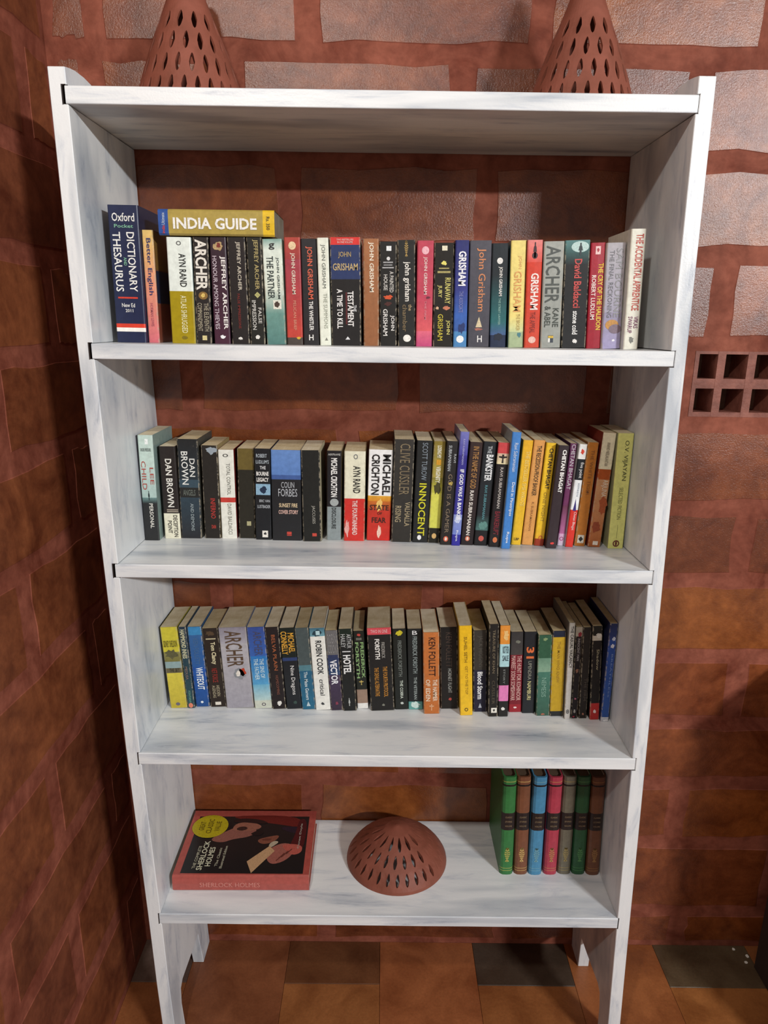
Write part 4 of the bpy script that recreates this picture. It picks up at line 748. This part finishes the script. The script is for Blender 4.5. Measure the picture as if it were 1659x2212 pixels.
v, f = boxdata(.003, bw - .003, .0095, bd - .003, .0034, bt - .0034); meshobj('page_block', v, f, M_page, rb, cols=[lin('#c8bca4')] * 6)
O_ = Vector((.0375, .0615)); ca, sa = math.cos(-.012), math.sin(-.012)
def toL(x, y): dx, dy = x - O_.x, y - O_.y; return (dx * ca - dy * sa, dx * sa + dy * ca)
def patch(name, pts, col, lift, smooth=True):
    P = [toL(*p) for p in pts]
    if smooth:
        for _ in range(2):
            Q = []
            for i in range(len(P)):
                a, b = P[i], P[(i + 1) % len(P)]
                Q += [(a[0] * .75 + b[0] * .25, a[1] * .75 + b[1] * .25), (a[0] * .25 + b[0] * .75, a[1] * .25 + b[1] * .75)]
            P = Q
    ar = sum(P[i][0] * P[(i + 1) % len(P)][1] - P[(i + 1) % len(P)][0] * P[i][1] for i in range(len(P)))
    if ar < 0: P.reverse()
    return meshobj(name, [(a, b, bt + .0002 + lift * .00015) for a, b in P], [tuple(range(len(P)))], ink(col, .25), rb)
patch('cover_picture', [(.053, .0715), (.3285, .0735), (.3245, .262), (.052, .258)], '#211f1f', 0, False)
patch('printed_patch', [(.12, .262), (.30, .266), (.315, .22), (.24, .235), (.17, .245)], '#6a2420', 1)
patch('printed_patch', [(.25, .225), (.318, .225), (.318, .20), (.28, .205)], '#28202c', 1)
patch('printed_patch', [(.30, .255), (.322, .25), (.322, .15), (.305, .13), (.285, .15), (.297, .2)], '#4e1c1e', 2)
patch('printed_patch', [(.092, .176), (.125, .166), (.15, .18), (.185, .187), (.205, .205), (.19, .225), (.15, .222), (.12, .20)], '#8e5a4e', 3)
patch('printed_patch', [(.14, .205), (.20, .21), (.215, .225), (.185, .24), (.145, .235)], '#95604e', 4)
patch('printed_patch', [(.205, .178), (.235, .19), (.262, .196), (.25, .172), (.222, .162)], '#84503f', 3)
patch('printed_patch', [(.236, .146), (.272, .172), (.305, .158), (.292, .118), (.258, .098), (.24, .112)], '#a06054', 4)
patch('printed_patch', [(.265, .165), (.282, .142), (.30, .128), (.32, .14), (.316, .165)], '#b85c50', 5)
patch('printed_patch', [(.196, .108), (.212, .073), (.255, .142), (.241, .158)], '#c49c74', 6, False)
patch('printed_patch', [(.065, .24), (.14, .246), (.14, .19), (.09, .18), (.065, .205)], '#1b1a1c', 2)
patch('printed_patch', [(.150, .212), (.165, .207), (.18, .215), (.172, .224), (.155, .221)], '#3a2622', 5)
patch('printed_patch', [(.186, .196), (.198, .206), (.21, .214), (.222, .206), (.212, .19)], '#1e1b1b', 6)
patch('printed_patch', [(.135, .236), (.15, .252), (.20, .25), (.23, .236), (.205, .232), (.17, .238)], '#2a1c1c', 6)
patch('printed_patch', [(.215, .178), (.232, .184), (.245, .181), (.232, .174)], '#6a3c30', 6)
for k_ in range(3): patch('printed_patch', [(.262 + k_ * .010, .112 + k_ * .011), (.264 + k_ * .010, .110 + k_ * .011), (.280 + k_ * .008, .134 + k_ * .007), (.278 + k_ * .008, .136 + k_ * .007)], '#6e3a32', 7, False)
patch('printed_patch', [(.24, .15), (.25, .158), (.262, .172), (.25, .176), (.238, .165)], '#b8a890', 5)
def toplet(txt, x0, y0, y1, hgt, col):
    me = glyphs(txt, .015); xs_ = [q.co.x for q in me.vertices]; ys_ = [q.co.y for q in me.vertices]
    X0, X1, Y0, Y1 = min(xs_), max(xs_), min(ys_), max(ys_)
    for q in me.vertices:
        a = (q.co.x - X0) / (X1 - X0); b = (q.co.y - Y0) / (Y1 - Y0)
        q.co = toL(x0 + hgt / 2 - b * hgt, lerp(y0, y1, a)) + (bt + .0013,)
    me.materials.clear(); me.materials.append(ink(col, .3)); o = bpy.data.objects.new('title_lettering', me); C.objects.link(o); o.parent = rb
toplet('THE COMPLETE', .079, .084, .155, .007, '#b8b49c')
toplet('SHERLOCK', .092, .080, .172, .013, '#d8d4b8')
toplet('HOLMES', .109, .092, .152, .013, '#d8d4b8')
toplet('The Classic', .128, .092, .15, .006, '#b8b49c')
toplet('Illustrated Edition', .140, .086, .156, .006, '#b8b49c')
toplet('Conan Doyle', .309, .15, .235, .006, '#b8b0a4')
letter(rb, 'SHERLOCK HOLMES', bw * .42, bt * .46, bw * .44, bt * .3, '#d88c80', 'h', y=-.0004, bold=.0, rough=.25)
st = [(.0855 + .0435 * math.cos(t * math.tau / 28), .222 + .040 * math.sin(t * math.tau / 28)) for t in range(28)]
o = patch('sticker', st, '#b5a31e', 8, False); o['label'] = 'round yellow sticker'
for k, (tx, w_) in enumerate((('GREAT', .03), ('CLASSIC', .05), ('VALUE', .034))):
    me = glyphs(tx, .02); xs_ = [q.co.x for q in me.vertices]; ys_ = [q.co.y for q in me.vertices]; X0, X1, Y0, Y1 = min(xs_), max(xs_), min(ys_), max(ys_)
    for q in me.vertices:
        a = (q.co.x - X0) / (X1 - X0) - .5; b = (q.co.y - Y0) / (Y1 - Y0) - .5
        q.co = toL(.0855 + (k - 1) * .019 - b * .013, .222 + a * w_) + (bt + .0017,)
    me.materials.clear(); me.materials.append(ink('#6c5c14', .3)); o = bpy.data.objects.new('sticker_lettering', me); C.objects.link(o); o.parent = rb

# ================================================================== CLAY SHADES
mt, nt, b = newmat('terracotta'); co = coords(nt)
n1 = noise(nt, co, 22, 5, .6, .3); n2 = noise(nt, co, 260, 3, .7)
c = ramp(nt, n1, [(.3, '#744030'), (.7, '#8a4e3e')])
nt.links.new(c, b.inputs['Base Color']); b.inputs['Roughness'].default_value = .55
b.inputs['Specular IOR Level'].default_value = .3
bump(nt, b, n2, .2, .0015); M_clay = mt
def shade(name, loc, prof_, rows, label, arc=None, th=.004, spin=0.0):
    """prof_: (z, r) top to bottom; rows: (z_hi, z_lo, count) bands with leaf-shaped openings."""
    zs = [p[0] for p in prof_][::-1]; rs = [p[1] for p in prof_][::-1]
    R = lambda z: interp(z, zs, rs)
    bm = bmesh.new()
    def P(a, z): r = R(z); return bm.verts.new((r * math.cos(a), r * math.sin(a), z))
    def ring(z1, z0, n):
        st_ = max(1, int((z1 - z0) / .012) + 1)
        g = [[P(math.tau * i / n, lerp(z1, z0, k / st_)) for i in range(n)] for k in range(st_ + 1)]
        for k in range(st_):
            for i in range(n): j = (i + 1) % n; bm.faces.new((g[k][i], g[k + 1][i], g[k + 1][j], g[k][j]))
    zt = prof_[0][0]; cur = zt
    for ri, (zh, zl, n) in enumerate(rows):
        ring(cur, zh, 4 * n)
        off = .5 * (ri % 2) + spin
        for i in range(n):
            a0, a1 = math.tau * (i + off) / n, math.tau * (i + 1 + off) / n; am = (a0 + a1) / 2; da = a1 - a0
            closed = False
            if arc:
                d = (math.degrees(am) - arc[0]) % 360
                closed = d > (arc[1] - arc[0]) % 360
            # outer boundary 12 points, inner leaf 12 points
            fr = [(-.5, .5), (-.25, .5), (0, .5), (.25, .5), (.5, .5), (.5, 0), (.5, -.5), (.25, -.5), (0, -.5), (-.25, -.5), (-.5, -.5), (-.5, 0)]
            lf = [(-.14, .27), (-.09, .38), (0, .46), (.09, .38), (.14, .27), (.215, 0), (.14, -.27), (.09, -.38), (0, -.46), (-.09, -.38), (-.14, -.27), (-.215, 0)]
            zc, hz = (zh + zl) / 2, zh - zl
            A = [P(am + x * da, zc + y * hz) for x, y in fr]
            B = [P(am + (x + y * .10) * da, zc + y * hz) for x, y in lf]
            for k in range(12):
                q = (k + 1) % 12; bm.faces.new((A[q], A[k], B[k], B[q]))
            if closed: bm.faces.new(B[::-1])
        cur = zl
    ring(cur, 0, 64)
    top = [P(math.tau * i / 32, zt - 1e-6) for i in range(32)]; bm.faces.new(top)
    bmesh.ops.remove_doubles(bm, verts=bm.verts, dist=.00004)
    bmesh.ops.recalc_face_normals(bm, faces=bm.faces)
    me = bpy.data.meshes.new(name); bm.to_mesh(me); bm.free()
    me.materials.append(M_clay)
    o = bpy.data.objects.new(name, me); C.objects.link(o); o.location = loc
    md = o.modifiers.new('wall', 'SOLIDIFY'); md.thickness = th; md.offset = -1
    for p in me.polygons: p.use_smooth = False
    tag(o, label, 'lampshade', 'pierced terracotta shades')
    return o
bell = [(.262, .006), (.255, .013), (.22, .020), (.18, .032), (.15, .044), (.12, .057), (.09, .069), (.06, .080), (.03, .090), (.01, .098), (0, .1)]
rows = [(.149, .117, 14), (.114, .081, 18), (.078, .044, 22), (.041, .007, 26)]
zt = SZ[0] + ZO + .0005
shade('terracotta_lampshade', (.149, .16, zt), bell, rows, 'tall pierced terracotta cone standing on the bookcase top at the left')
shade('terracotta_lampshade', (.838, .16, zt), bell, rows, 'tall pierced terracotta cone standing on the bookcase top at the right')
dome = [(.090, .003), (.0885, .011), (.080, .032), (.067, .056), (.051, .079), (.034, .099), (.019, .111), (.008, .118), (0, .1195)]
shade('terracotta_dome', (.542, .1745, SZ[4] + ZO + .0005), dome, [(.0815, .063, 15), (.061, .041, 23), (.038, .014, 30)], 'low pierced terracotta dome in the middle of the bottom shelf', arc=(150, 325), th=.008)
